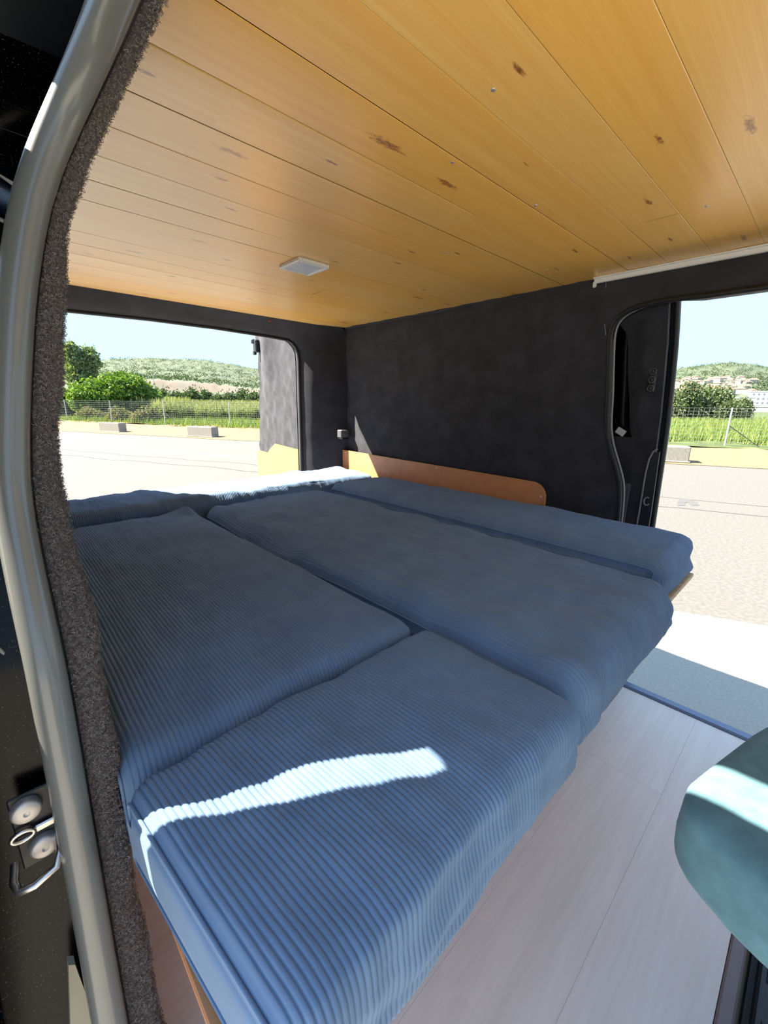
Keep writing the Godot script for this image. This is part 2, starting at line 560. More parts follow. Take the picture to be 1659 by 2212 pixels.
	for i in 30:
		var z := lerpf(-2.3, 1.25, i / 29.0)
		for q in [Vector2(nx(0.375) - 0.011, 0.377), Vector2(0.10, 0.405), Vector2(0.055, 0.44), Vector2(0.022, 0.487)]: pts.append(V(q.x, q.y, z))
	b = MB.new()
	b.slab(4, 30, pts, Vector3(0.012, 0.012, 0))
	obj("door_soffit", b, M.roof_matt, near)
	sp = PackedVector3Array()
	for y in ys:
		sp.append(V(nx(y), y, szn(y) + 0.012))
	for k in range(1, 12):
		sp.append(V(nx(0.375), 0.369, lerpf(-0.44, 0.62, k / 11.0)))
	b = MB.new(); b.tube(sp, 0.0175, 18)
	var seal := obj("door_seal", b, M.seal, near)
	seal.set_meta("label", "thick glossy grey rubber tube seal")
	# loose wool on the felt edge
	var hair := MB.new()
	var hr := RandomNumberGenerator.new(); hr.seed = 71
	for k in 5:
		var a := Vector3(hr.randfn(), hr.randfn(), hr.randfn()).normalized() * 0.0022
		var c := a + Vector3(hr.randfn(), hr.randfn() + 1.2, hr.randfn()).normalized() * 0.0026
		var e := c + Vector3(hr.randfn(), hr.randfn(), hr.randfn()).normalized() * 0.0024
		var wd := Vector3(hr.randfn(), hr.randfn(), hr.randfn()).normalized() * 0.00028
		hair.quad(a - wd, a + wd, c + wd, c - wd, Vector3.UP)
		hair.quad(c - wd, c + wd, e + wd, e - wd, Vector3.UP)
	var xf := []
	for k in 15000:
		var j := hr.randi() % (ys.size() - 1)
		if ys[j] > 0.25 and hr.randf() < 0.6: continue
		var i := 1 + hr.randi() % 5
		var fu := hr.randf()
		var fv := hr.randf()
		var p00 := near_pts[j * loop_n + i]
		var pp := p00.lerp(near_pts[j * loop_n + i + 1], fu).lerp(near_pts[(j + 1) * loop_n + i].lerp(near_pts[(j + 1) * loop_n + i + 1], fu), fv)
		xf.append(Transform3D(Basis(Vector3(hr.randfn(), hr.randfn(), hr.randfn()).normalized(), hr.randf() * TAU) * hr.randf_range(0.7, 1.5), pp))
	scatter("felt_wool", hair.mesh(M.wool), xf, near).set_meta("kind", "stuff")
	# lip at the root of the seal
	var rp := PackedVector3Array()
	for p in sp: rp.append(p + Vector3(0.013, 0, -0.012))
	b = MB.new(); b.tube(rp, 0.008, 8)
	obj("seal_lip", b, M.rubber, near)
	# painted door jamb
	pts = PackedVector3Array()
	for y in ys:
		var x0 := nx(y)
		var z0 := szn(y)
		var dp := -0.034 - 0.04 * smoothstep(-0.2, 0.1, y) - 0.12 * smoothstep(0.22, 0.33, y)
		for q in [Vector2(0.0, -0.020), Vector2(-0.010, -0.024), Vector2(-0.018, dp + 0.004), Vector2(-0.09, dp), Vector2(-0.105, dp - 0.02), Vector2(-0.11, dp - 0.05), Vector2(-0.105, -0.4), Vector2(-0.09, -1.2)]:
			pts.append(V(x0 + q.x, y, z0 + q.y))
		pts.append(V(-0.09, y, -2.3)); pts.append(V(-0.02, y, -2.3)); pts.append(V(-0.02, y, -1.2)); pts.append(V(x0 - 0.002, y, z0 + dp - 0.05)); pts.append(V(x0, y, z0 - 0.020))
	b = MB.new()
	b.grid(13, ys.size(), pts, true)
	obj("door_jamb", b, M.jamb, near)
	# pressed swage lines on the jamb
	for q in [[0.265, 0.20], [0.21, 0.16]]:
		b = MB.new()
		b.tube(PackedVector3Array([V(nx(q[0]) - 0.11, q[0], szn(q[0]) - 0.024), V(nx(q[1]) - 0.055, q[1] + 0.01, szn(q[1]) - 0.026), V(nx(q[1]) - 0.02, q[1] - 0.005, szn(q[1]) - 0.02)]), 0.0025, 6)
		obj("jamb_crease", b, M.seal, near)
	# pressed hollow in the jamb with a pale rim
	b = MB.new()
	var arc := PackedVector3Array()
	for k in 12:
		var f := k / 11.0
		arc.append(V(-0.055 + 0.043 * sin(f * PI * 0.5), -0.242 - 0.105 * (1.0 - cos(f * PI * 0.5)), szn(-0.25) - 0.027 + 0.004))
	b.tube(arc, 0.0022, 6)
	obj("jamb_hollow_rim", b, M.grey_line, near)
	# pale sill end under the jamb
	b = MB.new()
	b.slab(2, 5, PackedVector3Array([V(-0.030, -0.67, -0.520), V(-0.024, -0.67, -0.515), V(-0.045, -0.78, -0.507), V(-0.016, -0.78, -0.498), V(-0.058, -0.88, -0.485), V(-0.010, -0.88, -0.478), V(-0.068, -0.98, -0.466), V(-0.008, -0.98, -0.458), V(-0.075, -1.08, -0.45), V(-0.008, -1.08, -0.44)]), Vector3(0, 0, -0.012))
	obj("sill_end", b, M.beige, near)

	# rear frame: an arch of felt round the tailgate opening
	var inner := []
	var outer := []
	var mid := 0.885
	var steps := 46
	for k in steps:
		var f := k / (steps - 1.0)
		var p := Vector2()
		var q := Vector2()
		if f < 0.36:
			var g := f / 0.36
			p = Vector2(1.490 + 0.015 * g, lerpf(-1.08, 0.272, g)); q = Vector2(1.74, lerpf(-1.08, 0.44, g))
		elif f < 0.46:
			var g := (f - 0.36) / 0.10 * PI * 0.5
			p = Vector2(1.405 + 0.10 * cos(g), 0.272 + 0.10 * sin(g)); q = Vector2(lerpf(1.74, 1.50, (f - 0.36) / 0.10), lerpf(0.44, 0.475, (f - 0.36) / 0.1))
		elif f < 0.54:
			var g := (f - 0.46) / 0.08
			p = Vector2(lerpf(1.405, 0.26, g), 0.372 + 0.012 * sin(g * PI)); q = Vector2(lerpf(1.50, 0.27, g), 0.475)
		elif f < 0.64:
			var g := (f - 0.54) / 0.10 * PI * 0.5
			p = Vector2(0.26 - 0.10 * sin(g), 0.272 + 0.10 * cos(g)); q = Vector2(lerpf(0.27, 0.03, (f - 0.54) / 0.1), lerpf(0.475, 0.44, (f - 0.54) / 0.1))
		else:
			var g := (f - 0.64) / 0.36
			p = Vector2(0.16, lerpf(0.272, -1.08, g)); q = Vector2(0.03, lerpf(0.44, -1.08, g))
		inner.append(p); outer.append(q)
	pts = PackedVector3Array()
	for j in 9:
		var f := j / 8.0
		for k in steps:
			var p: Vector2 = inner[k].lerp(outer[k], f)
			var fold: float = 0.007 * sin(f * PI) * sin(p.y * 9.0 + 0.7) + bump(nz, p.x, p.y, 0.02) * sin(f * PI)
			var kk := k / (steps - 1.0)
			var side := smoothstep(0.47, 0.36, kk) + smoothstep(0.53, 0.64, kk)
			var z: float = -2.37 + lerpf(0.165, 0.19, side) * pow(f, lerpf(0.7, 0.55, side)) + fold
			pts.append(V(p.x, p.y, z))
	b = MB.new()
	b.slab(steps, 9, pts, Vector3(0, 0, -0.03))
	var rear := obj("wall_rear", b, M.felt)
	meta(rear, "dark felt frame round the open tailgate, with corner pillars and header", "wall", "", "structure")
	sp = PackedVector3Array()
	for p in inner: sp.append(V(p.x, p.y, -2.368))
	b = MB.new(); b.tube(sp, 0.010, 10)
	obj("tailgate_seal", b, M.rubber, rear)
	b = MB.new()
	for k in steps - 1:
		var p: Vector2 = inner[k]; var q: Vector2 = inner[k + 1]
		var po: Vector2 = outer[k]; var qo: Vector2 = outer[k + 1]
		b.quad(V(p.x, p.y, -2.41), V(q.x, q.y, -2.41), V(qo.x + (qo.x - mid) * 0.04, qo.y, -2.41), V(po.x + (po.x - mid) * 0.04, po.y, -2.41), Vector3(0, 0, -1))
	obj("rear_body", b, M.black, rear)
	# small red tab and catch on the header
	b = MB.new(); b.box(V(1.22, 0.425, -2.19), Vector3(0.022, 0.008, 0.01), 0.002)
	obj("red_tab", b, mat(Color(0.45, 0.12, 0.14), 0.6), rear)
	# outer roof
	pts = PackedVector3Array()
	for j in 20:
		for i in 15:
			var u := i / 14.0 * 2.0 - 1.0
			var z := lerpf(-2.38, 1.45, j / 19.0)
			pts.append(V(0.885 + 0.86 * u, 0.52 - 0.035 * pow(absf(u), 4.0) - 0.02 * pow(absf(j / 19.0 * 2 - 1), 6.0), z))
	b = MB.new()
	b.slab(15, 20, pts, Vector3(0, -0.03, 0))
	var roof := obj("roof_panel", b, M.roof_paint)
	meta(roof, "dark painted outer roof panel of the van", "roof", "", "structure")

# ------------------------------------------------------------------ ceiling
func build_ceiling() -> void:
	var base := MB.new()
	base.box(V(0.91, 0.474, -0.5), Vector3(1.66, 0.014, 3.44), 0.002)
	var ceil := obj("ceiling", base, M.ply)
	meta(ceil, "varnished honey pine tongue and groove board ceiling", "ceiling", "", "structure")
	var w := 0.1175
	var x0 := 0.09
	var x1 := 1.732
	var meshes := {}
	for k in range(-11, 17):
		var za := -0.235 - w * (k + 1)
		var zb := za + w
		if za < -2.225: za = -2.222
		if zb - za < 0.02: continue
		var cut := -1.0
		if k == 4: cut = 0.975
		elif k == 8: cut = 0.62
		elif k == 1: cut = 1.30
		elif k == 11: cut = 1.12
		elif k == -2: cut = 0.8
		elif k == 14: cut = 0.55
		var spans := [[x0, x1]]
		if cut > 0: spans = [[x0, cut], [cut, x1]]
		for s in spans:
			var b := MB.new()
			board(b, s[0] + 0.0004, s[1] - 0.0004, za + 0.0002, zb - 0.0002, 0.45 - rng.randf() * 0.0012, rng.randf(), rng.randf() < 0.5)
			obj("plank", b, M.pine[posmod(k * 5 + int(s[0] * 3.0), 6)], ceil)
	# filled nail holes and screws
	for q in [[0.63, -0.44], [0.56, -0.30], [1.02, -0.575], [0.74, -0.60], [1.30, -0.30], [1.12, -0.92], [0.9, -1.15], [1.5, -0.78]]:
		var b := MB.new()
		b.lathe(PackedVector2Array([Vector2(0.0001, -0.0012), Vector2(0.003, -0.001), Vector2(0.0042, 0.0), Vector2(0.0042, 0.002)]), 10, Transform3D(Basis.IDENTITY, V(q[0], 0.4495, q[1])))
		obj("screw_head", b, M.bolt, ceil)

# one ceiling board: flat face, eased long edges, end grain
func board(b: MB, xa: float, xb: float, za: float, zb: float, y: float, u0: float, flip: bool) -> void:
	var e := 0.0014
	var cup := rng.randf_range(-0.0010, 0.0014)
	var tilt := rng.randf_range(-0.0007, 0.0007)
	var face := PackedVector3Array()
	for j in 9:
		var f := j / 8.0
		var yf := y + cup * 4.0 * f * (1.0 - f) + tilt * (2.0 * f - 1.0)
		if j == 0 or j == 8: yf += 0.0010
		var zf := lerpf(za, zb, f)
		if j == 1: zf = za + e
		if j == 7: zf = zb - e
		face.append(V(xb, yf, zf)); face.append(V(xa, yf, zf))
	var at := b.uv.size()
	b.grid(2, 9, face)
	for k in range(at, b.uv.size()):
		var p := b.v[k]
		var vv := (p.z - za) / (zb - za)
		b.uv[k] = Vector2(u0 + (p.x - xa) / 1.7, 1.0 - vv if flip else vv)
	y += 0.001
	b.quad(V(xa, y, za), V(xa, y, zb), V(xa, y + 0.014, zb), V(xa, y + 0.014, za), Vector3(-1, 0, 0), Vector2(0, 0), Vector2(0.05, 0), Vector2(0.05, 0.1), Vector2(0, 0.1))
	b.quad(V(xb, y, za), V(xb, y, zb), V(xb, y + 0.014, zb), V(xb, y + 0.014, za), Vector3(1, 0, 0), Vector2(0, 0), Vector2(0.05, 0), Vector2(0.05, 0.1), Vector2(0, 0.1))
	b.quad(V(xa, y + 0.0026, za), V(xb, y + 0.0026, za), V(xb, y + 0.014, za), V(xa, y + 0.014, za), Vector3(0, 0, -1), Vector2(0, 0), Vector2(1, 0), Vector2(1, 0.02), Vector2(0, 0.02))
	b.quad(V(xa, y + 0.0026, zb), V(xb, y + 0.0026, zb), V(xb, y + 0.014, zb), V(xa, y + 0.014, zb), Vector3(0, 0, 1), Vector2(0, 0), Vector2(1, 0), Vector2(1, 0.02), Vector2(0, 0.02))

# ------------------------------------------------------------------ floor
func build_floor() -> void:
	var b := MB.new()
	b.box(V(0.86, -1.135, -1.15), Vector3(1.72, 0.085, 2.4), 0.004)
	var fl := obj("floor", b, M.ply)
	meta(fl, "pale whitewashed wood laminate floor of the van", "floor", "", "structure")
	var w := 0.195
	var k := 0
	var z := 0.052
	while z > -2.3:
		var za := maxf(z - w, -2.34)
		var cut: float = [0.42, 1.25, 0.85][k % 3]
		for s in [[0.03, cut], [cut, 1.69]]:
			b = MB.new()
			var y := -1.08
			var e := 0.0006
			var us: float = (s[1] - s[0]) / 1.3
			var u0 := rng.randf()
			var zs := [za + 0.0001, za + e, z - e, z - 0.0001]
			var yv := [y - 0.0005, y, y, y - 0.0005]
			for i in 3:
				b.quad(V(s[0], yv[i], zs[i]), V(s[1] - 0.0006, yv[i], zs[i]), V(s[1] - 0.0006, yv[i + 1], zs[i + 1]), V(s[0], yv[i + 1], zs[i + 1]), Vector3.UP, Vector2(u0, i * 0.3), Vector2(u0 + us, i * 0.3), Vector2(u0 + us, i * 0.3 + (0.05 if i != 1 else 0.3)), Vector2(u0, i * 0.3 + (0.05 if i != 1 else 0.3)))
			for sgn in [-1.0, 1.0]:
				var xe: float = s[0] if sgn < 0 else s[1] - 0.0006
				b.quad(V(xe, y, zs[0]), V(xe, y, zs[3]), V(xe, y - 0.011, zs[3]), V(xe, y - 0.011, zs[0]), Vector3(sgn, 0, 0))
				var ze: float = zs[0] if sgn < 0 else zs[3]
				b.quad(V(s[0], y - 0.001, ze), V(s[1], y - 0.001, ze), V(s[1], y - 0.011, ze), V(s[0], y - 0.011, ze), Vector3(0, 0, sgn))
			obj("plank", b, M.laminate[k % 2], fl)
		z = za
		k += 1
		if za <= -2.33: break
	# grey threshold strip at the far door, sky reflection painted in as blue
	b = MB.new()
	b.box(V(1.712, -1.083, 0.07), Vector3(0.040, 0.022, 0.94), 0.006)
	b.box(V(1.742, -1.105, 0.07), Vector3(0.030, 0.03, 0.94), 0.006)
	var t1 := obj("trim_1", b, M.sill)
	meta(t1, "grey threshold strip with sky reflection painted in as blue, along the floor at the far door", "trim", "", "structure")
	# nosing on the step to the cab
	b = MB.new()
	b.box(V(0.86, -1.100, 0.066), Vector3(1.66, 0.044, 0.026), 0.004)
	var t2 := obj("trim_2", b, M.trim)
	meta(t2, "mauve grey nosing along the front edge of the laminate floor", "trim", "", "structure")

# ------------------------------------------------------------------ doors
func door_x(y: float) -> float:
	return fx(y) + 0.085

func build_doors() -> void:
	var nz := FastNoiseLite.new(); nz.seed = 15; nz.frequency = 0.03; nz.fractal_octaves = 3
	# --- far sliding door, slid back outside the wall
	var d := thing("door_1", Vector3.ZERO, "open far sliding door lined with charcoal felt, slid back behind its opening", "door", "", "structure")
	var front := func(y): return lerpf(-0.428, -0.455, (y + 1.0) / 1.35)
	var ys := []
	for k in 28: ys.append(lerpf(-1.05, 0.375, k / 27.0))
	var pts := PackedVector3Array()
	for y in ys:
		for i in 10:
			var z := lerpf(-1.72, front.call(y), i / 9.0)
			pts.append(V(door_x(y) + 0.03, y, z))
	var b := MB.new(); b.slab(10, ys.size(), pts, Vector3(0.045, 0, 0))
	obj("door_shell", b, M.black, d)
	# felt lining in two leaves that leave a slot open between them
	var slot_f := [[-0.118, -0.545], [-0.10, -0.553], [0.0, -0.566], [0.135, -0.585], [0.22, -0.588], [0.268, -0.600], [0.30, -0.625]]
	var slot_b := [[-0.118, -0.66], [0.30, -0.70]]
	for leaf in 4:
		pts = PackedVector3Array()
		var lo: float = [-1.05, -0.118, -0.118, 0.30][leaf]
		var hi: float = [-0.118, 0.30, 0.30, 0.375][leaf]
		var rows := 14
		var cols := 18
		for j in rows:
			var y := lerpf(lo, hi, j / (rows - 1.0))
			var za := -1.70
			var zb: float = front.call(y) - 0.012
			if leaf == 1: za = lerp_table(slot_f, y)
			if leaf == 2: zb = lerp_table(slot_b, y)
			for i in cols:
				var z := lerpf(za, zb, i / (cols - 1.0))
				var soft := 0.012 * exp(-pow((z + 0.53) / 0.03, 2.0)) * smoothstep(-0.15, 0.0, y)
				pts.append(V(door_x(y) + 0.004 - soft + nz.get_noise_2d(z * 300.0, y * 200.0) * 0.007, y, z))
		b = MB.new(); b.slab(cols, rows, pts, Vector3(0.024, 0, 0))
		obj("felt_lining", b, M.felt, d)
	# rubber edge of the door
	var ep := PackedVector3Array()
	for y in ys: ep.append(V(door_x(y) + 0.045, y, front.call(y) + 0.004))
	b = MB.new(); b.tube(ep, 0.011, 8)
	obj("edge_rubber", b, M.dark_plastic, d)
	# latch: three rings on a plate near the front edge
	b = MB.new(); b.box(V(door_x(0.1) - 0.004, 0.097, -0.497), Vector3(0.010, 0.088, 0.026), 0.004)
	var latch := obj("latch", b, M.dark_plastic, d)
	for k in 3:
		b = MB.new()
		var ring := PackedVector3Array()
		for i in 14: ring.append(V(door_x(0.1) - 0.011, 0.127 - 0.030 * k + 0.0105 * sin(TAU * i / 14.0), -0.497 + 0.0105 * cos(TAU * i / 14.0)))
		b.tube(ring, 0.0025, 6, true)
		b.lathe(PackedVector2Array([Vector2(0.0, 0.008), Vector2(0.004, 0.007), Vector2(0.005, 0.0)]), 10, Transform3D(Basis(Vector3(0, 1, 0), Vector3(-1, 0, 0), Vector3(0, 0, 1)), V(door_x(0.1) - 0.008, 0.127 - 0.030 * k, -0.497)))
		obj("latch_ring", b, M.grey_plastic, latch)
	# pull pocket with pale piping
	b = MB.new()
	var pk := PackedVector3Array()
	var pocket := [[-0.60, -0.478], [-0.40, -0.476], [-0.25, -0.476], [-0.195, -0.472], [-0.165, -0.462], [-0.155, -0.45]]
	for q in pocket: pk.append(V(door_x(q[0]) - 0.006, q[0], q[1]))
	b.tube(pk, 0.0035, 6)
	obj("pocket_piping", b, M.grey_line, d)
	b = MB.new()
	b.slab(2, 3, PackedVector3Array([V(door_x(-0.6) - 0.002, -0.6, -0.474), V(door_x(-0.6) - 0.002, -0.6, -0.436), V(door_x(-0.4) - 0.002, -0.4, -0.474), V(door_x(-0.4) - 0.002, -0.4, -0.436), V(door_x(-0.17) - 0.002, -0.175, -0.470), V(door_x(-0.17) - 0.002, -0.165, -0.442)]), Vector3(0.012, 0, 0))
	obj("pull_pocket", b, M.dark_plastic, d)
	b = MB.new()
	var hk := PackedVector3Array()
	for k in 9: hk.append(V(door_x(-0.36) - 0.010, -0.360 + 0.016 * sin(k / 8.0 * PI * 1.5 + 1.0), -0.455 + 0.010 * cos(k / 8.0 * PI * 1.5 + 1.0)))
	b.tube(hk, 0.003, 6)
	obj("pull_hook", b, M.grey_line, d)
	b = MB.new()
	b.box(V(door_x(-0.42) - 0.004, -0.42, -0.532), Vector3(0.012, 0.24, 0.020), 0.004)
	obj("guide_strip", b, M.grey_plastic, d)
	# white tag hanging in the slot
	b = MB.new(); b.box(V(door_x(-0.1) + 0.012, -0.098, -0.592), Vector3(0.003, 0.026, 0.036), 0.001, Basis(Vector3(1, 0, 0), 0.5))
	obj("paper_tag", b, M.tag, d)
	# --- far rear door, swung open
	d = thing("door_2", V(1.548, 0, -2.425), "open rear door lined with grey felt, a bare wood panel at its foot", "door", "", "structure")
	d.rotation.y = deg_to_rad(-2.0)
	pts = PackedVector3Array()
	var cols := 26
	var rows := 44
	for j in rows:
		var y := lerpf(-1.0, 0.475, j / (rows - 1.0))
		for i in cols:
			var z := lerpf(0.0, -0.645 + 0.045 * sin((y + 0.55) * 2.1) * (1.0 if y < 0.4 else 0.6), i / (cols - 1.0))
			var x := -0.014 + nz.get_noise_2d(z * 500.0, y * 260.0) * 0.010
			x += 0.020 * exp(-pow((z + 0.58) / 0.06, 2.0)) * smoothstep(-0.25, 0.2, y) - 0.03 * exp(-pow((z + 0.42) / 0.08, 2.0)) * smoothstep(0.0, 0.35, y)
			pts.append(Vector3(x, y, z))
	b = MB.new(); b.slab(cols, rows, pts, Vector3(0.03, 0, 0))
	obj("felt_lining", b, M.felt, d)
	b = MB.new(); b.box(Vector3(0.045, -0.27, -0.32), Vector3(0.045, 1.45, 0.63), 0.012)
	obj("door_shell", b, M.black, d)
	var jag := PackedVector2Array([Vector2(-0.005, -0.95), Vector2(-0.005, -0.305), Vector2(-0.20, -0.296), Vector2(-0.345, -0.290), Vector2(-0.42, -0.330), Vector2(-0.47, -0.368), Vector2(-0.53, -0.362), Vector2(-0.645, -0.360), Vector2(-0.665, -0.95)])
	b = MB.new(); b.prism(jag, func(a, c): return Vector3(-0.030, c, a), Vector3(0.008, 0, 0))
	obj("wood_panel", b, M.door_wood, d)
	b = MB.new()
	b.box(Vector3(-0.020, 0.395, -0.565), Vector3(0.035, 0.085, 0.05), 0.006)
	b.box(Vector3(-0.030, 0.428, -0.590), Vector3(0.03, 0.03, 0.035), 0.005)
	b.box(Vector3(-0.028, 0.350, -0.585), Vector3(0.02, 0.03, 0.03), 0.005)
	obj("lock_block", b, M.dark_plastic, d)
	# --- near rear door, swung wide, out of the picture
	d = thing("door_3", V(0.05, 0, -2.425), "near rear door swung wide open behind the felt edge", "door", "", "structure")
	d.rotation.y = deg_to_rad(18.0)
	b = MB.new(); b.box(Vector3(-0.03, -0.27, -0.33), Vector3(0.05, 1.45, 0.66), 0.012)
	obj("door_shell", b, M.black, d)
	b = MB.new(); b.box(Vector3(0.006, -0.27, -0.33), Vector3(0.02, 1.40, 0.60), 0.008)
	obj("felt_lining", b, M.felt, d)
	# --- near sliding door, slid back outside; through its window a blade of sun reaches the bed
	d = thing("door_4", Vector3.ZERO, "near sliding door slid back outside the felt edge, with a window in it", "door", "", "structure")
	var pane_z := [[-0.25, -0.640], [-0.15, -0.643], [-0.052, -0.656], [0.028, -0.665], [0.118, -0.676], [0.173, -0.688], [0.203, -0.698], [0.223, -0.713], [0.231, -0.735], [0.234, -0.80]]
	# [low, high, rows, rear edge, front edge]; none: the edge of the pane
	for q in [[-0.95, -0.25, 9, -1.75, -0.40], [-0.25, 0.234, 22, null, -0.40], [-0.25, 0.234, 12, -1.75, -1.47], [0.234, 0.375, 5, -1.75, -0.40], [-0.25, 0.234, 22, -1.475, null]]:
		var is_pane: bool = q[4] == null
		pts = PackedVector3Array()
		for j in q[2]:
			var f: float = j / (q[2] - 1.0)
			var y := lerpf(q[0], q[1], 1.0 - pow(1.0 - f, 2.0) if (q[3] == null or is_pane) else f)
			var za: float = lerp_table(pane_z, y) if q[3] == null else q[3]
			var zb: float = lerp_table(pane_z, y) + 0.004 if is_pane else q[4]
			for i in 6: pts.append(V(nx(y) - (0.168 if is_pane else 0.155), y, lerpf(za, zb, i / 5.0)))
		b = MB.new(); b.slab(6, q[2], pts, Vector3(-0.004 if is_pane else -0.03, 0, 0))
		obj("pane" if is_pane else "door_shell", b, M.glass if is_pane else M.black, d)

# ------------------------------------------------------------------ bed
func cushion(label: String, x0: float, x1: float, z0: float, z1: float, top: float, thick: float, o := {}) -> Node3D:
	var node := thing("bed_cushion", V((x0 + x1) * 0.5, top - thick, (z0 + z1) * 0.5), label, "cushion", "bed cushions")
	var seed_: int = o.get("seed", 1)
	var nz := FastNoiseLite.new(); nz.seed = seed_; nz.frequency = 0.02; nz.fractal_octaves = 3
	var r: float = o.get("r", 0.034)
	var rb := 0.014
	var crown: float = o.get("crown", 0.008)
	var wr: float = o.get("wrinkle", 0.006)
	var hw := (x1 - x0) * 0.5
	var hl := (z1 - z0) * 0.5
	# closed path round front, top and back in (z, y) with normals
	var pz := []
	var add_arc := func(cz: float, cy: float, rad: float, a0: float, a1: float, m: int):
		for k in m + 1:
			var a := lerpf(a0, a1, k / float(m))
			pz.append([cz + rad * cos(a), cy + rad * sin(a), cos(a), sin(a)])
	var seg: int = o.get("seg", 40)
	add_arc.call(hl - rb, rb, rb, -PI / 2, 0.0, 3)
	for k in range(1, 6): pz.append([hl, lerpf(rb, thick - r, k / 6.0), 1.0, 0.0])
	add_arc.call(hl - r, thick - r, r, 0.0, PI / 2, 8)
	for k in range(1, seg): pz.append([lerpf(hl - r, -hl + r, k / float(seg)), thick, 0.0, 1.0])
	add_arc.call(-hl + r, thick - r, r, PI / 2, PI, 8)
	for k in range(1, 4): pz.append([-hl, lerpf(thick - r, rb, k / 4.0), -1.0, 0.0])
	add_arc.call(-hl + rb, rb, rb, PI, PI * 1.5, 3)
	pz.append(pz[0])
	var pitch := 0.0070
	var ribs := int((x1 - x0) / pitch)
	var per := 5
	var nu := ribs * per + 1
	var pts := PackedVector3Array()
	var lx: float = o.get("left_front", 0.0)
	var bumps: Array = o.get("bumps", [])
	var prof := [0.0, 0.86, 1.0, 1.0, 0.86]
	for p in pz:
		var nvec := Vector3(0, p[3], p[2])
		for i in nu:
			var u := i / float(nu - 1)
			var x := lerpf(-hw, hw, u)
			var e := minf(hw - x, hw + x)
			var inset := 0.0
			var re := lerpf(rb * 0.9, r, smoothstep(0.1, 0.6, p[1] / thick))
			if e < re: inset = re - sqrt(maxf(0.0, re * re - (re - e) * (re - e)))
			var rib: float = 0.0022 * prof[i % per] * minf(1.0, e / 0.01)
			var q := Vector3(x, p[1], p[0]) + nvec * (rib - inset)
			var wave: float = nz.get_noise_2d((q.x + x0) * 260.0, q.z * 200.0)
			var wave2: float = nz.get_noise_2d((q.x + x0) * 900.0 + 500.0, q.z * 160.0)
			var f := clampf(p[1] / thick, 0.0, 1.0)
			q += nvec * ((wave * wr + wave2 * wr * 0.35) * smoothstep(0.0, 0.02, e) * smoothstep(0.0, 0.35, f))
			q.y += f * crown * (1.0 - pow(2.0 * u - 1.0, 4.0)) * (1.0 - pow(clampf(absf(p[0]) / hl, 0, 1), 4.0))
			for bp in bumps:
				var ddx: float = (q.x + (x0 + x1) * 0.5 - bp[0]) / bp[3]
				var ddz: float = (q.z + (z0 + z1) * 0.5 - bp[1]) / bp[4]
				q.y += f * bp[2] * exp(-ddx * ddx - ddz * ddz)
			if p[2] > 0.5:
				q.z += 0.010 * nz.get_noise_2d((q.x + x0) * 120.0, q.y * 500.0 + 90.0)
			q.x += lx * (1.0 - u) * clampf((q.z + hl) / (2.0 * hl), 0.0, 1.0)
			pts.append(q)
	var b := MB.new()
	b.grid(nu, pz.size(), pts, false, true)
	obj("corduroy_cover", b, M.cloth, node)
	# smooth side panels and the seam that joins them
	for s in [0, nu - 1]:
		var ring := PackedVector3Array()
		for j in pz.size(): ring.append(pts[j * nu + s])
		var sgn := -1.0 if s == 0 else 1.0
		var ctr := Vector3.ZERO
		for p in ring: ctr += p
		ctr /= ring.size()
		var g := PackedVector3Array()
		for lv in 4:
			var f: float = [1.0, 0.86, 0.6, 0.0][lv]
			for p in ring:
				var m := Vector3(p.x, lerpf(ctr.y, p.y, f), p.z)
				if lv == 3: m = Vector3(p.x, ctr.y, p.z)
				else: m.z = p.z - (p.z - ctr.z) * (1.0 - f) * 0.03
				m.x += sgn * [0.0, 0.0015, 0.003, 0.0035][lv]
				g.append(m)
		b = MB.new()
		b.grid(ring.size(), 4, g)
		obj("side_panel", b, M.cloth, node)
		b = MB.new()
		var rp := PackedVector3Array()
		for j in pz.size() - 1: rp.append(pts[j * nu + (2 if s == 0 else nu - 3)] + Vector3(sgn * 0.002, 0.0005, 0))
		b.tube(rp, 0.0022, 6, true)
		obj("seam", b, M.cloth, node)
	return node

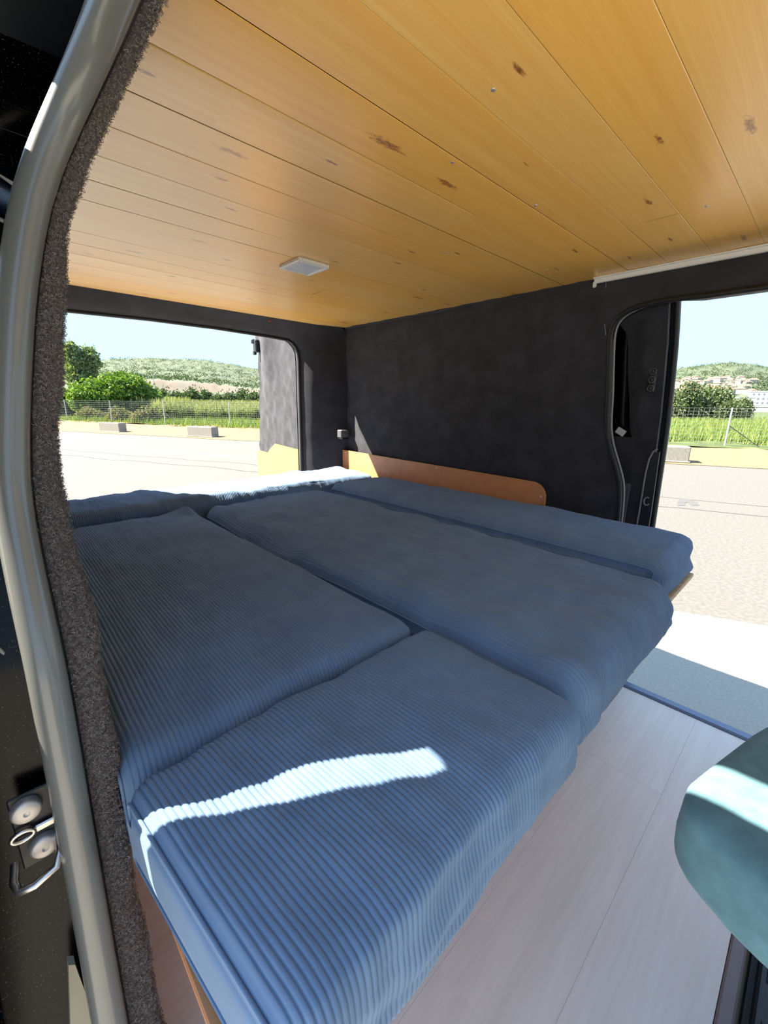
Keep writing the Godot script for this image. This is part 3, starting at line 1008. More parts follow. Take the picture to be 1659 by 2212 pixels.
func build_bed() -> void:
	cushion("large blue corduroy cushion on the near side of the bed behind the sunlit one", 0.055, 0.600, -1.825, -0.530, -0.446, 0.128, {"seed": 3, "seg": 60, "bumps": [[0.56, -1.80, 0.022, 0.05, 0.05], [0.45, -1.35, -0.008, 0.14, 0.09], [0.1, -0.6, -0.006, 0.1, 0.2]]})
	cushion("long blue corduroy cushion in the middle of the bed, beside the felt-side strip", 0.640, 1.262, -1.832, -0.200, -0.440, 0.132, {"seed": 8, "seg": 70, "r": 0.058, "wrinkle": 0.013, "crown": 0.012, "bumps": [[0.66, -1.3, -0.02, 0.05, 0.22], [0.70, -1.0, -0.010, 0.08, 0.2], [0.95, -1.6, 0.006, 0.2, 0.1]]})
	cushion("short blue corduroy cushion with a blade of sunlight across it", 0.052, 0.614, -0.515, -0.183, -0.447, 0.128, {"seed": 12, "seg": 34, "left_front": 0.034, "r": 0.03, "crown": 0.006, "wrinkle": 0.007})
	cushion("narrow blue corduroy cushion along the wooden side board", 1.298, 1.684, -1.80, -0.245, -0.412, 0.125, {"seed": 20, "seg": 60, "r": 0.045, "wrinkle": 0.007, "crown": 0.010})
	cushion("blue corduroy cushion lying across the bed at the open tailgate", 0.055, 1.684, -2.20, -1.862, -0.412, 0.130, {"seed": 26, "seg": 22, "r": 0.038, "wrinkle": 0.010, "crown": 0.008, "bumps": [[1.33, -2.17, 0.012, 0.12, 0.05], [1.62, -2.17, 0.012, 0.1, 0.06]]})
	# boards the cushions lie on
	var bb := thing("bed_board", V(0.33, -0.594, -1.0), "orange edged wooden board under the near cushions", "board", "bed boards")
	var b := MB.new(); b.box(Vector3(0.010, 0.011, -0.165), Vector3(0.552, 0.010, 1.94), 0.002)
	obj("panel", b, M.board, bb)
	for s in [[0.2, -1.1], [-0.2, -1.1], [0.2, 0.35]]:
		b = MB.new(); b.box(Vector3(s[0], -0.245, s[1]), Vector3(0.04, 0.488, 0.04), 0.003)
		obj("leg", b, M.dark_plastic, bb)
	bb = thing("bed_board", V(0.947, -0.591, -1.0), "wooden board under the middle cushion", "board", "bed boards")
	b = MB.new(); b.box(Vector3(0, 0.008, -0.17), Vector3(0.62, 0.016, 1.90), 0.002)
	obj("panel", b, M.board, bb)
	for s in [[0.22, -1.1], [-0.22, -1.1], [0.22, 0.30], [-0.22, 0.30]]:
		b = MB.new(); b.box(Vector3(s[0], -0.245, s[1]), Vector3(0.04, 0.488, 0.04), 0.003)
		obj("leg", b, M.dark_plastic, bb)
	bb = thing("bed_board", V(1.485, -0.557, -1.0), "pale wooden board under the narrow cushion by the far wall", "board", "bed boards")
	b = MB.new(); b.box(Vector3(-0.005, 0.006, -0.17), Vector3(0.39, 0.014, 1.87), 0.002)
	obj("panel", b, M.ply, bb)
	for s in [[0.15, -1.1], [-0.15, -1.1], [0.12, 0.25]]:
		b = MB.new(); b.box(Vector3(s[0], -0.261, s[1]), Vector3(0.04, 0.52, 0.04), 0.003)
		obj("leg", b, M.dark_plastic, bb)

# ------------------------------------------------------------------ fittings
func build_fittings() -> void:
	# orange side board on the far wall
	var t := thing("side_board", V(1.706, -0.62, -1.5), "long orange wood side board with a rounded corner on the felt wall", "board")
	var poly := PackedVector2Array([Vector2(-2.20, -0.62), Vector2(-2.20, -0.297)])
	for k in 9:
		var a := PI / 2 * (1.0 - k / 8.0)
		poly.append(Vector2(-0.862 + 0.065 * cos(a), -0.386 + 0.065 * sin(a)))
	poly.append(Vector2(-0.797, -0.62))
	var b := MB.new()
	b.prism(poly, func(a, c): return Vector3(0, c + 0.62, a + 1.5), Vector3(0.014, 0, 0))
	obj("panel", b, M.board, t)
	for q in [[-1.40, -0.322], [-0.815, -0.380], [-2.17, -0.312]]:
		b = MB.new()
		b.lathe(PackedVector2Array([Vector2(0.0001, 0.0022), Vector2(0.0025, 0.0018), Vector2(0.004, 0.0)]), 10, Transform3D(Basis(Vector3(0, 1, 0), Vector3(-1, 0, 0), Vector3(0, 0, 1)), Vector3(-0.0002, q[1] + 0.62, q[0] + 1.5)))
		obj("screw", b, M.white, t)
	b = MB.new()
	var edge := PackedVector3Array()
	for k in range(1, poly.size()): edge.append(Vector3(0.001, poly[k].y + 0.62, poly[k].x + 1.5))
	b.tube(edge, 0.0025, 6)
	obj("edge_band", b, M.door_wood, t)
	# square ceiling lamp, switched off
	t = thing("ceiling_lamp", V(0.88, 0.45, -1.33), "square white flat lamp fixed under the pine ceiling", "lamp")
	b = MB.new()
	for s in [-1.0, 1.0]:
		b.box(Vector3(s * 0.054, -0.006, 0), Vector3(0.014, 0.014, 0.122), 0.003)
		b.box(Vector3(0, -0.006, s * 0.054), Vector3(0.096, 0.014, 0.014), 0.003)
	obj("frame", b, M.white, t)
	b = MB.new(); b.box(Vector3(0, -0.0045, 0), Vector3(0.098, 0.008, 0.098), 0.001)
	obj("diffuser", b, M.lens, t)
	# white rail along the ceiling over the far door
	t = thing("curtain_rail", V(1.706, 0.45, -0.05), "slim white rail along the ceiling over the far sliding door", "rail")
	b = MB.new(); b.box(Vector3(0, -0.010, 0), Vector3(0.016, 0.018, 1.30), 0.003)
	b.box(Vector3(-0.006, -0.003, 0), Vector3(0.02, 0.005, 1.30), 0.001)
	obj("track", b, M.white, t)
	b = MB.new(); b.box(Vector3(0, -0.022, -0.648), Vector3(0.012, 0.02, 0.012), 0.003)
	obj("end_stop", b, M.white, t)
	# thin cable down the felt beside the far door
	b = MB.new()
	var cp := PackedVector3Array()
	for q in [[1.722, 0.45, -0.665], [1.708, 0.40, -0.655], [1.700, 0.35, -0.650], [1.703, 0.30, -0.645], [1.705, 0.25, -0.633]]: cp.append(V(q[0] - 0.006, q[1], q[2]))
	b.tube(cp, 0.0014, 6)
	meta(obj("cable", b, M.seal), "thin grey cable hanging down the felt from the white rail end", "cable")
	# small grey box on the corner pillar
	t = thing("belt_anchor", V(1.685, -0.215, -2.165), "small grey box on the felt in the rear corner above the side board", "box")
	b = MB.new(); b.box(Vector3(0, 0.026, 0), Vector3(0.062, 0.052, 0.05), 0.006)
	obj("body", b, M.grey_plastic, t)
	b = MB.new(); b.box(Vector3(0, -0.003, 0.004), Vector3(0.05, 0.010, 0.045), 0.002)
	obj("strap_slot", b, M.rubber, t)
	# striker on the near jamb: two bolts, a plate and a loop
	t = thing("door_striker", V(-0.03, -0.52, -0.556), "steel door striker loop bolted to the glossy black door jamb", "striker")
	for q in [[-0.004, 0.066], [0.004, 0.008]]:
		b = MB.new()
		b.lathe(PackedVector2Array([Vector2(0.0001, 0.006), Vector2(0.003, 0.006), Vector2(0.0035, 0.0075), Vector2(0.012, 0.006), Vector2(0.0145, 0.003), Vector2(0.015, -0.004)]), 20, Transform3D(Basis(Vector3(1, 0, 0), Vector3(0, 0, 1), Vector3(0, -1, 0)), Vector3(q[0], q[1], 0.004)))
		obj("bolt", b, M.bolt, t)
	b = MB.new(); b.box(Vector3(0.004, 0.035, -0.001), Vector3(0.045, 0.10, 0.004), 0.0015)
	obj("plate", b, M.dark_plastic, t)
	b = MB.new()
	var lp := PackedVector3Array([Vector3(0.018, 0.018, 0.0), Vector3(0.017, 0.008, 0.022), Vector3(0.010, -0.004, 0.032), Vector3(-0.010, -0.010, 0.034), Vector3(-0.024, -0.012, 0.030), Vector3(-0.027, -0.008, 0.018), Vector3(-0.024, 0.0, 0.0)])
	b.tube(lp, 0.0045, 10)
	obj("loop", b, M.steel, t)
	b = MB.new()
	var ring := PackedVector3Array()
	for k in 16: ring.append(Vector3(-0.012 + 0.010 * cos(TAU * k / 16.0), 0.036 + 0.006 * sin(TAU * k / 16.0), 0.006))
	b.tube(ring, 0.0026, 8, true)
	b.box(Vector3(0.014, 0.036, 0.005), Vector3(0.03, 0.009, 0.004), 0.0015)
	obj("eyelet", b, M.steel, t)

# ------------------------------------------------------------------ cab
func soft_box(b: MB, h: Vector3, e: float, nu := 48, nv := 24, nz: FastNoiseLite = null, amp := 0.0) -> void:
	var pts := PackedVector3Array()
	for j in nv + 1:
		var ph := -PI / 2 + PI * j / nv
		for i in nu + 1:
			var th := TAU * i / nu
			var q := Vector3(signf(cos(ph)) * pow(absf(cos(ph)), e) * signf(cos(th)) * pow(absf(cos(th)), e), signf(sin(ph)) * pow(absf(sin(ph)), e), signf(cos(ph)) * pow(absf(cos(ph)), e) * signf(sin(th)) * pow(absf(sin(th)), e))
			var p := q * h
			if nz: p += q.normalized() * nz.get_noise_3d(p.x * 300, p.y * 300, p.z * 300) * amp
			pts.append(p)
	b.grid(nu + 1, nv + 1, pts, true)

func build_cab() -> void:
	var nz := FastNoiseLite.new(); nz.seed = 31; nz.frequency = 0.03
	var t := thing("front_seat", V(0.71, -1.178, 0.243), "front seat in a teal green cloth cover with sun patches", "seat")
	t.rotation.y = deg_to_rad(-16.0)
	var b := MB.new(); soft_box(b, Vector3(0.25, 0.062, 0.25), 0.3, 56, 28, nz, 0.008)
	var o := obj("seat_cushion", b, M.teal, t); o.position = Vector3(0, 0.655, 0)
	b = MB.new(); soft_box(b, Vector3(0.275, 0.36, 0.08), 0.42, 40, 24, nz, 0.012)
	o = obj("backrest", b, M.teal, t); o.position = Vector3(0.0, 1.03, 0.40); o.rotation.x = 0.25
	b = MB.new(); b.box(Vector3(0.02, 0.30, 0.09), Vector3(0.40, 0.58, 0.26), 0.02)
	obj("seat_base", b, M.dark_plastic, t)
	# seat rail across the step
	t = thing("seat_rail", V(0.95, -1.165, 0.118), "dark slotted metal rail on the cab floor below the teal seat", "rail")
	b = MB.new(); b.box(Vector3(0, 0.030, 0), Vector3(1.5, 0.06, 0.030), 0.004)
	b.box(Vector3(0, 0.008, 0.0), Vector3(1.5, 0.016, 0.056), 0.003)
	obj("rail_body", b, M.rail_metal, t)
	for k in 4:
		b = MB.new(); b.box(Vector3(-0.36 + 0.13 * k, 0.061, 0.0), Vector3(0.05, 0.003, 0.007), 0.001)
		obj("slot", b, M.rubber, t)
	# cab floor, sides, dash and windscreen frame
	b = MB.new(); b.box(V(0.86, -1.185, 0.85), Vector3(1.66, 0.04, 1.6), 0.004)
	b.box(V(0.86, -1.175, 0.40), Vector3(1.5, 0.02, 0.48), 0.004)
	var fl := obj("cab_floor", b, M.beige)
	meta(fl, "beige cab floor beyond the step", "floor", "", "structure")
	b = MB.new()
	for s in [0.0, 1.78]:
		b.box(V(s, -0.30, 0.70), Vector3(0.07, 1.60, 0.10), 0.01)
		b.box(V(s, -0.65, 1.2), Vector3(0.06, 0.90, 0.95), 0.01)
		b.box(V(s + (0.06 if s == 0.0 else -0.06), 0.13, 1.52), Vector3(0.05, 0.74, 0.06), 0.01, Basis(Vector3(1, 0, 0), 0.45))
	b.box(V(0.885, -0.62, 1.68), Vector3(1.74, 1.0, 0.07), 0.01)
	b.box(V(0.885, -0.18, 1.55), Vector3(1.66, 0.12, 0.30), 0.03)
	var fr := obj("wall_front", b, M.grey_plastic)
	meta(fr, "grey cab front with pillars, low doors and dashboard", "wall", "", "structure")
	# underbody and wheels
	t = thing("underbody", V(0.885, -1.65, -0.4), "dark underbody of the van on its four wheels", "underbody", "", "structure")
	b = MB.new(); b.box(Vector3(0, 0.40, 0), Vector3(1.74, 0.14, 3.9), 0.02)
	obj("chassis", b, M.rubber, t)
	for s in [[-0.75, -1.25], [0.75, -1.25], [-0.75, 1.75], [0.75, 1.75]]:
		b = MB.new()
		b.lathe(PackedVector2Array([Vector2(0.0, 0.07), Vector2(0.19, 0.08), Vector2(0.20, 0.095), Vector2(0.29, 0.095), Vector2(0.32, 0.07), Vector2(0.325, 0.0), Vector2(0.32, -0.07), Vector2(0.29, -0.095), Vector2(0.0, -0.095)]), 28, Transform3D(Basis(Vector3(0, 0, 1), Vector3(1, 0, 0), Vector3(0, 1, 0)), Vector3(s[0], 0.326, s[1])))
		obj("wheel", b, M.rubber, t)

# ------------------------------------------------------------------ ground and roadside; s across the road, t along it
const RN := Vector3(0.912, 0, -0.41)
const RD := Vector3(0.41, 0, 0.912)

func st(s: float, t: float, y := 0.0) -> Vector3:
	return RN * s + RD * t + Vector3(0, y, 0)

func build_ground() -> void:
	var b := MB.new()
	b.quad(st(3.7, -260, 0), st(60, -260, 0), st(60, 160, 0), st(3.7, 160, 0), Vector3.UP)
	var road := obj("road", b, M.road)
	meta(road, "sun-bleached grey asphalt road", "road", "", "structure")
	b = MB.new()
	b.quad(st(-60, -260, 0), st(3.7, -260, 0), st(3.7, 160, 0), st(-60, 160, 0), Vector3.UP)
	meta(obj("lay_by", b, M.layby), "pale gritty lay-by the van is parked on", "ground", "", "structure")
	# painted lines and cracks
	for q in [[3.72, 0.30, -60.0, 60.0], [10.35, 0.12, -80.0, -6.0]]:
		b = MB.new(); b.box(st(q[0], (q[2] + q[3]) * 0.5, 0.002), Vector3(q[1], 0.006, q[3] - q[2]), 0.001, Basis(Vector3.UP, atan2(RD.x, RD.z)))
		obj("painted_line", b, M.paint, road)
	for q in [[9.15, 0.03], [8.25, 0.045]]:
		var path := PackedVector3Array()
		for k in 80:
			path.append(st(q[0] + 0.08 * sin(k * 1.7) + 0.05 * sin(k * 0.6), -40.0 + k * 0.7, 0.0))
		b = MB.new()
		for k in 79:
			var w := Vector3(q[1] * 0.5, 0, 0)
			b.quad(path[k] - w + Vector3(0, .003, 0), path[k] + w + Vector3(0, .003, 0), path[k + 1] + w + Vector3(0, .003, 0), path[k + 1] - w + Vector3(0, .003, 0), Vector3.UP)
		obj("crack", b, M.crack, road)
	# arch shaped patch, darker than the asphalt around it
	b = MB.new()
	var c0 := Vector3(8.70, 0.004, -1.49)
	var ax := Vector3(0.16, 0, 0.125)
	var ay := Vector3(0.62, 0, -0.19)
	for k in 12:
		var a0 := PI * k / 12.0
		var a1 := PI * (k + 1) / 12.0
		b.quad(c0 + ax * cos(a0) + ay * sin(a0), c0 + ax * cos(a1) + ay * sin(a1), c0 + ax * 0.28 * cos(a1) + ay * 0.45 * sin(a1), c0 + ax * 0.28 * cos(a0) + ay * 0.45 * sin(a0), Vector3.UP)
	obj("dark_arch", b, M.dark_arch, road)
	# gritty dirt strip beside the van and the sandy verge
	var nz := FastNoiseLite.new(); nz.seed = 44; nz.frequency = 0.02; nz.fractal_octaves = 4
	b = MB.new()
	var pts := PackedVector3Array()
	for j in 300:
		var t := lerpf(-130.0, 60.0, j / 299.0)
		for i in 14:
			var f := i / 13.0
			var s := lerpf(14.9 + 0.25 * nz.get_noise_2d(t * 40.0, 3.0), 24.0, f)
			pts.append(st(s, t, 0.012 + 0.06 * smoothstep(0.0, 0.15, f) + 0.10 * nz.get_noise_2d(s * 30.0, t * 30.0) * smoothstep(0.1, 0.4, f)))
	b.grid(14, 300, pts)
	meta(obj("verge", b, M.sand), "sandy orange verge between road and fence", "verge", "", "structure")
	b = MB.new()
	pts = PackedVector3Array()
	for j in 110:
		var t := lerpf(-230.0, 120.0, j / 109.0)
		for i in 60:
			var s := 21.0 + 330.0 * pow(i / 59.0, 2.0)
			pts.append(st(s, t, 0.05 + 0.35 * nz.get_noise_2d(s * 8.0, t * 8.0) + 0.0016 * (s - 21.0) * smoothstep(40.0, 90.0, s)))
	b.grid(60, 110, pts)
	meta(obj("field", b, M.field), "green overgrown field beyond the wire fence", "field", "", "structure")
	# wide flat land to the hills
	b = MB.new()
	b.lathe(PackedVector2Array([Vector2(0.0, -0.25), Vector2(120, -0.25), Vector2(600, -0.3), Vector2(3500, -0.4)]), 64)
	meta(obj("plain", b, M.field), "flat green land reaching to the hills", "land", "", "structure")

func build_roadside() -> void:
	# concrete blocks along the verge
	var nz := FastNoiseLite.new(); nz.seed = 77; nz.frequency = 0.02
	var blocks := [[15.35, 2.75, 1.9, "weathered pale concrete block on the verge seen past the far sliding door"], [15.55, -15.8, 1.5, "pale concrete block on the verge next to the open rear door"], [15.7, -22.3, 1.5, "pale concrete block on the verge in front of the round bush"], [15.8, -31.5, 1.4, "pale concrete block on the verge close to the near felt edge"]]
	for q in blocks:
		var o := thing("concrete_block", st(q[0], q[1], 0.03), q[3], "block", "concrete blocks along the verge")
		o.rotation.y = atan2(RD.x, RD.z) + 0.03
		var b := MB.new(); b.box(Vector3(0, 0.24, 0), Vector3(0.46, 0.48, q[2]), 0.03)
		obj("body", b, M.concrete, o)
		b = MB.new(); b.box(Vector3(-0.14, 0.02, 0), Vector3(0.26, 0.05, q[2] + 0.06), 0.015)
		obj("foot", b, M.concrete, o)
	# paper scrap on the asphalt
	var b := MB.new(); b.box(Vector3(2.56, 0.016, -0.149), Vector3(0.02, 0.028, 0.012), 0.002, Basis(Vector3(0.3, 1, 0.2).normalized(), 0.7))
	meta(obj("paper_scrap", b, M.white), "tiny white scrap of paper on the shaded asphalt by the door sill", "litter")
	# wire fence
	var f := thing("wire_fence", st(21.7, -5, 0.05), "low wire mesh fence on pale steel posts along the field", "fence")
	var pm := MB.new()
	pm.tube(PackedVector3Array([Vector3(0, -0.1, 0), Vector3(0, 1.62, 0)]), 0.032, 8)
	var pmesh := pm.mesh(M.post)
	for k in 12:
		var o := put("post", pmesh, f)
		o.position = RD * (-46.6 + 5.25 * k + 0.0) + RN * (0.12 * sin(k * 2.3)) + RD * (0.3 * sin(k * 1.3))
		o.rotation.z = 0.03 * sin(k * 3.1)
		if k % 3 == 2:
			var sb := MB.new(); sb.tube(PackedVector3Array([Vector3(0, 0.9, 0), RD * 1.3 + Vector3(0, -0.05, 0)]), 0.02, 6)
			obj("brace", sb, M.rail_metal, o)
	var wires := MB.new()
	for k in 12:
		var y := 0.10 + 0.135 * k
		wires.box(RD * -17.0 + Vector3(0, y, 0), Vector3(0.008, 0.008, 62.0), 0.0, Basis(Vector3.UP, atan2(RD.x, RD.z)))
	for k in 340:
		wires.box(RD * (-48.0 + 0.18 * k) + Vector3(0, 0.84, 0), Vector3(0.005, 1.5, 0.005), 0.0)
	obj("wire_mesh", wires, M.wire, f).set_meta("kind", "stuff")
	# street lamps far off
	for q in [[15.6, 210.0, 12.4], [12.9, 230.0, 11.0]]:
		var az := deg_to_rad(q[0])
		var o := thing("street_lamp", Vector3(sin(az) * q[1], -0.25, -cos(az) * q[1]), "thin pale street lamp far off before the quarry", "lamp post", "far street lamps")
		b = MB.new(); b.tube(PackedVector3Array([Vector3(0, 0, 0), Vector3(0, q[2], 0)]), 0.16, 8)
		obj("pole", b, M.post, o)
		b = MB.new(); b.box(Vector3(0.5, q[2], 0), Vector3(1.6, 0.16, 0.4), 0.04)
		obj("lamp_head", b, M.post, o)

# ------------------------------------------------------------------ plants
func leaf_clump(seed_: int, leaves: int, size: float, spread: float, base: Color) -> ArrayMesh:
	var r := RandomNumberGenerator.new(); r.seed = seed_
	var b := MB.new(); b.use_col = true
	for k in leaves:
		var p := Vector3(r.randfn(), r.randfn(), r.randfn()) * spread * 0.5
		var t := Vector3(r.randfn(), r.randfn(), r.randfn()).normalized()
		var w := t.cross(Vector3(r.randfn(), r.randfn(), r.randfn())).normalized() * size * 0.36
		t *= size
		var m := r.randf_range(0.75, 1.2)
		b.col = Color(base.r * m, base.g * m, base.b * m)
		var up := t.cross(w).normalized() * size * 0.12
		b.tri(p - t * 0.5 , p + w, p + t * 0.5 + up, up)
		b.tri(p - t * 0.5, p - w, p + t * 0.5 + up, up)
	return b.mesh(M.leaf)

func scatter(called: String, m: Mesh, xf: Array, parent: Node3D, cols := []) -> MultiMeshInstance3D:
	var mm := MultiMesh.new()
	mm.transform_format = MultiMesh.TRANSFORM_3D
	mm.use_colors = cols.size() > 0
	mm.mesh = m
	mm.instance_count = xf.size()
	for k in xf.size():
		mm.set_instance_transform(k, xf[k])
		if cols.size(): mm.set_instance_color(k, cols[k])
	var o := MultiMeshInstance3D.new()
	o.name = numbered(called) if parent == self else called
	o.multimesh = mm
	parent.add_child(o, true)
	return o

# crown made of lobes: each lobe is [centre, radii]; leaf clumps lie near the lobe surfaces
func crown_mesh(lobes: Array, count: int, clumps: Array, sc: float) -> ArrayMesh:
	var tool := SurfaceTool.new()
	tool.begin(Mesh.PRIMITIVE_TRIANGLES)
	for k in count:
		var l: Array = lobes[rng.randi() % lobes.size()]
		var d := Vector3(rng.randfn(), rng.randfn(), rng.randfn()).normalized()
		var p: Vector3 = l[0] + d * l[1] * pow(rng.randf(), 0.35)
		if p.y < 0.05: p.y = absf(p.y) + 0.05
		var s := sc * rng.randf_range(0.7, 1.3)
		tool.append_from(clumps[rng.randi() % clumps.size()], 0, Transform3D(Basis(Vector3(rng.randfn(), rng.randfn(), rng.randfn()).normalized(), rng.randf() * TAU).scaled(Vector3(s, s, s)), p))
	tool.set_material(M.leaf)
	return tool.commit()

func tree(called: String, at: Vector3, label: String, group: String, crown: ArrayMesh, trunk: float, cat := "tree", turn := 0.0, sc := 1.0) -> Node3D:
	var o := thing(called, at, label, cat, group)
	o.rotation.y = turn
	o.scale = Vector3(sc, sc, sc)
	put("crown", crown, o)
	var b := MB.new()
	b.tube(PackedVector3Array([Vector3(0, -0.2, 0), Vector3(0.05, trunk * 0.5, 0.03), Vector3(0, trunk, 0)]), maxf(0.08, trunk * 0.035), 8)
	obj("trunk", b, M.bark, o)
	return o

func polar(az: float, d: float, y := 0.0) -> Vector3:
	var a := deg_to_rad(az)
	return Vector3(sin(a) * d, y, -cos(a) * d)

func build_plants() -> void:
	var kinds := {}
	for q in [["bush", 16, 0.22, 0.34, Color(0.165, 0.275, 0.045)], ["poplar", 14, 0.30, 0.5, Color(0.27, 0.33, 0.16)], ["dark", 14, 0.42, 0.8, Color(0.085, 0.125, 0.055)], ["olive", 14, 0.30, 0.55, Color(0.125, 0.165, 0.075)], ["dry", 14, 0.20, 0.4, Color(0.20, 0.195, 0.085)]]:
		var list := []
		for k in 4:
			var m: float = [0.8, 0.95, 1.08, 1.2][k]
			list.append(leaf_clump(k + 10 * kinds.size(), q[1], q[2], q[3], Color(q[4].r * m, q[4].g * m, q[4].b * m)))
		kinds[q[0]] = list
	tree("round_bush", polar(11.8, 48.5), "big round bright green bush behind the wire fence", "", crown_mesh([[Vector3(0, 2.1, 0), Vector3(2.9, 1.75, 2.6)], [Vector3(-1.9, 1.7, 0.4), Vector3(2.0, 1.5, 2.0)], [Vector3(2.0, 1.7, -0.3), Vector3(1.9, 1.6, 1.9)], [Vector3(0.7, 2.9, 0), Vector3(1.9, 1.1, 1.8)]], 2400, kinds.bush, 1.15), 1.2, "bush")
	tree("poplar", polar(9.0, 92.0), "tall slim pale green poplar behind the round bush", "", crown_mesh([[Vector3(0, 3.2, 0), Vector3(2.4, 3.2, 2.2)], [Vector3(-0.3, 6.3, 0), Vector3(2.3, 2.8, 2.0)], [Vector3(1.2, 8.4, 0), Vector3(1.2, 2.0, 1.2)], [Vector3(-1.1, 9.0, 0), Vector3(0.8, 1.9, 0.8)]], 1200, kinds.poplar, 1.35), 6.0)
	var dry_crown := crown_mesh([[Vector3(0, 0.7, 0), Vector3(1.25, 0.8, 1.1)], [Vector3(0.8, 0.5, 0.2), Vector3(0.9, 0.6, 0.9)]], 260, kinds.dry, 1.2)
	for k in 3:
		tree("verge_shrub", polar(8.9 + 2.9 * k, 23.4 / (0.912 * sin(deg_to_rad(8.9 + 2.9 * k)) + 0.41 * cos(deg_to_rad(8.9 + 2.9 * k)))), "low dry olive shrub at the foot of the fence near the round bush", "dry shrubs by the fence", dry_crown, 0.5, "shrub", k * 1.9, 0.62 + 0.05 * (k % 3))
	tree("loose_shrub", polar(7.0, 57.0), "pale green loose shrub between the fence and the poplar", "", crown_mesh([[Vector3(0, 1.2, 0), Vector3(1.6, 1.3, 1.4)]], 420, kinds.olive, 1.0), 0.6, "shrub")
	# dark trees before the quarry
	var shapes := []
	for k in 3:
		var h: float = [4.6, 5.6, 6.4][k]
		shapes.append(crown_mesh([[Vector3(0, h * 0.55, 0), Vector3(2.6, h * 0.48, 2.4)], [Vector3(1.6, h * 0.45, 0.5), Vector3(2.2, h * 0.38, 2.0)]], 170, kinds.dark, 1.5))
	for k in 14:
		tree("distant_tree", polar(13.4 + 1.5 * k, 150.0 + 22.0 * (k % 3), -0.1), "dark green rounded tree in the belt before the quarry", "tree belt before the quarry", shapes[k % 3], 2.2, "tree", k * 1.3, rng.randf_range(0.85, 1.1))
	# trees past the far door
	shapes = []
	for k in 3:
		var h: float = [4.4, 5.0, 5.6][k]
		shapes.append(crown_mesh([[Vector3(0, h * 0.5, 0), Vector3(1.7, h * 0.5, 1.6)], [Vector3(0.9, h * 0.38, 0.4), Vector3(1.3, h * 0.38, 1.3)]], 330, kinds.olive, 1.25))
	for k in 14:
		tree("field_tree", polar(70.5 + 0.98 * k, 70.0 + 7.0 * (k % 4), -0.1), "grey green bushy tree in the row at the end of the field", "tree row at the end of the field", shapes[k % 3], 2.0, "tree", k * 1.7, rng.randf_range(0.85, 1.0) * (0.7 if k > 11 else 1.0))
	# reeds
	var b := MB.new(); b.use_col = true
	var r := RandomNumberGenerator.new(); r.seed = 8
	for k in 12:
		var p := Vector3(r.randf_range(-0.35, 0.35), 0, r.randf_range(-0.35, 0.35))
		var h := r.randf_range(1.5, 2.2)
		var lean := Vector3(r.randfn() * 0.12, 1, r.randfn() * 0.12)
		var w := Vector3(cos(k * 2.1), 0, sin(k * 2.1)) * 0.02
		b.col = Color(0.21, 0.27, 0.085)
		b.quad(p - w, p + w, p + lean * h + w * 0.4, p + lean * h - w * 0.4, w.cross(Vector3.UP))
		for j in 6:
			var y0 := h * r.randf_range(0.25, 0.9)
			var dirv := Vector3(r.randfn(), 0, r.randfn()).normalized()
			var q := p + lean * y0
			var side := dirv.cross(Vector3.UP) * 0.028
			var m := r.randf_range(0.8, 1.25)
			b.col = Color(0.25 * m, 0.33 * m, 0.09 * m)
			b.tri(q - side, q + side, q + dirv * 0.42 + Vector3(0, 0.22, 0), Vector3.UP)
			b.tri(q + dirv * 0.2 + Vector3(0, 0.14, 0) - side, q + dirv * 0.2 + Vector3(0, 0.14, 0) + side, q + dirv * 0.62 + Vector3(0, 0.05, 0), Vector3.UP)
		b.col = Color(0.33, 0.33, 0.17)
		var top := p + lean * h
		b.tri(top - w * 3.0, top + w * 3.0, top + Vector3(0.06, 0.36, 0), w.cross(Vector3.UP))
	var reed := b.mesh(M.leaf)
	var xf := []
	var cols := []
	for k in 4200:
		var az := rng.randf_range(13.0, 42.0)
		var d := rng.randf_range(38.0, 60.0) - clampf((az - 20.0) * 0.25, 0.0, 5.0)
		if az < 15.5 and d < 47.0: d += 8.0
		var s := rng.randf_range(0.75, 1.1) * lerpf(0.58, 0.74, smoothstep(36.0, 50.0, d))
		if az < 19.0: s *= 1.12
		xf.append(Transform3D(Basis(Vector3.UP, rng.randf() * TAU).scaled(Vector3(s, s, s)), polar(az, d, 0.0)))
		var m := rng.randf_range(0.85, 1.2)
		cols.append(Color(m, m, m * 0.95))
	meta(scatter("reed_bed", reed, xf, self, cols), "bright yellow green reeds standing behind the wire fence", "reeds", "", "stuff")
	# grass
	b = MB.new(); b.use_col = true
	for k in 16:
		var p := Vector3(r.randf_range(-0.3, 0.3), 0, r.randf_range(-0.3, 0.3))
		var dirv := Vector3(r.randfn(), 0, r.randfn()).normalized()
		var side := dirv.cross(Vector3.UP) * 0.02
		var h := r.randf_range(0.18, 0.42)
		var m := r.randf_range(0.8, 1.25)
		b.col = Color(0.20 * m, 0.28 * m, 0.06 * m)
		b.tri(p - side, p + side, p + dirv * 0.14 + Vector3(0, h, 0), dirv)
	var tuft := b.mesh(M.leaf)
	xf = []; cols = []
	for k in 15000:
		var right := k % 5 < 3
		var az := rng.randf_range(60.0, 92.0) if right else rng.randf_range(5.0, 44.0)
		var d := 24.0 * pow(3.6, pow(rng.randf(), 1.2)) if right else rng.randf_range(26.0, 46.0)
		var p := polar(az, d)
		var s_ := p.dot(RN)
		if s_ < 21.0: continue
		if s_ < 22.6 and rng.randf() < 0.75: continue
		var s := rng.randf_range(0.7, 1.5)
		p.y = 0.05
		xf.append(Transform3D(Basis(Vector3.UP, rng.randf() * TAU).scaled(Vector3(s, s * rng.randf_range(0.7, 1.2), s)), p))
		var m := rng.randf_range(0.8, 1.25)
		var dry := 1.0 if rng.randf() < 0.85 else 1.5
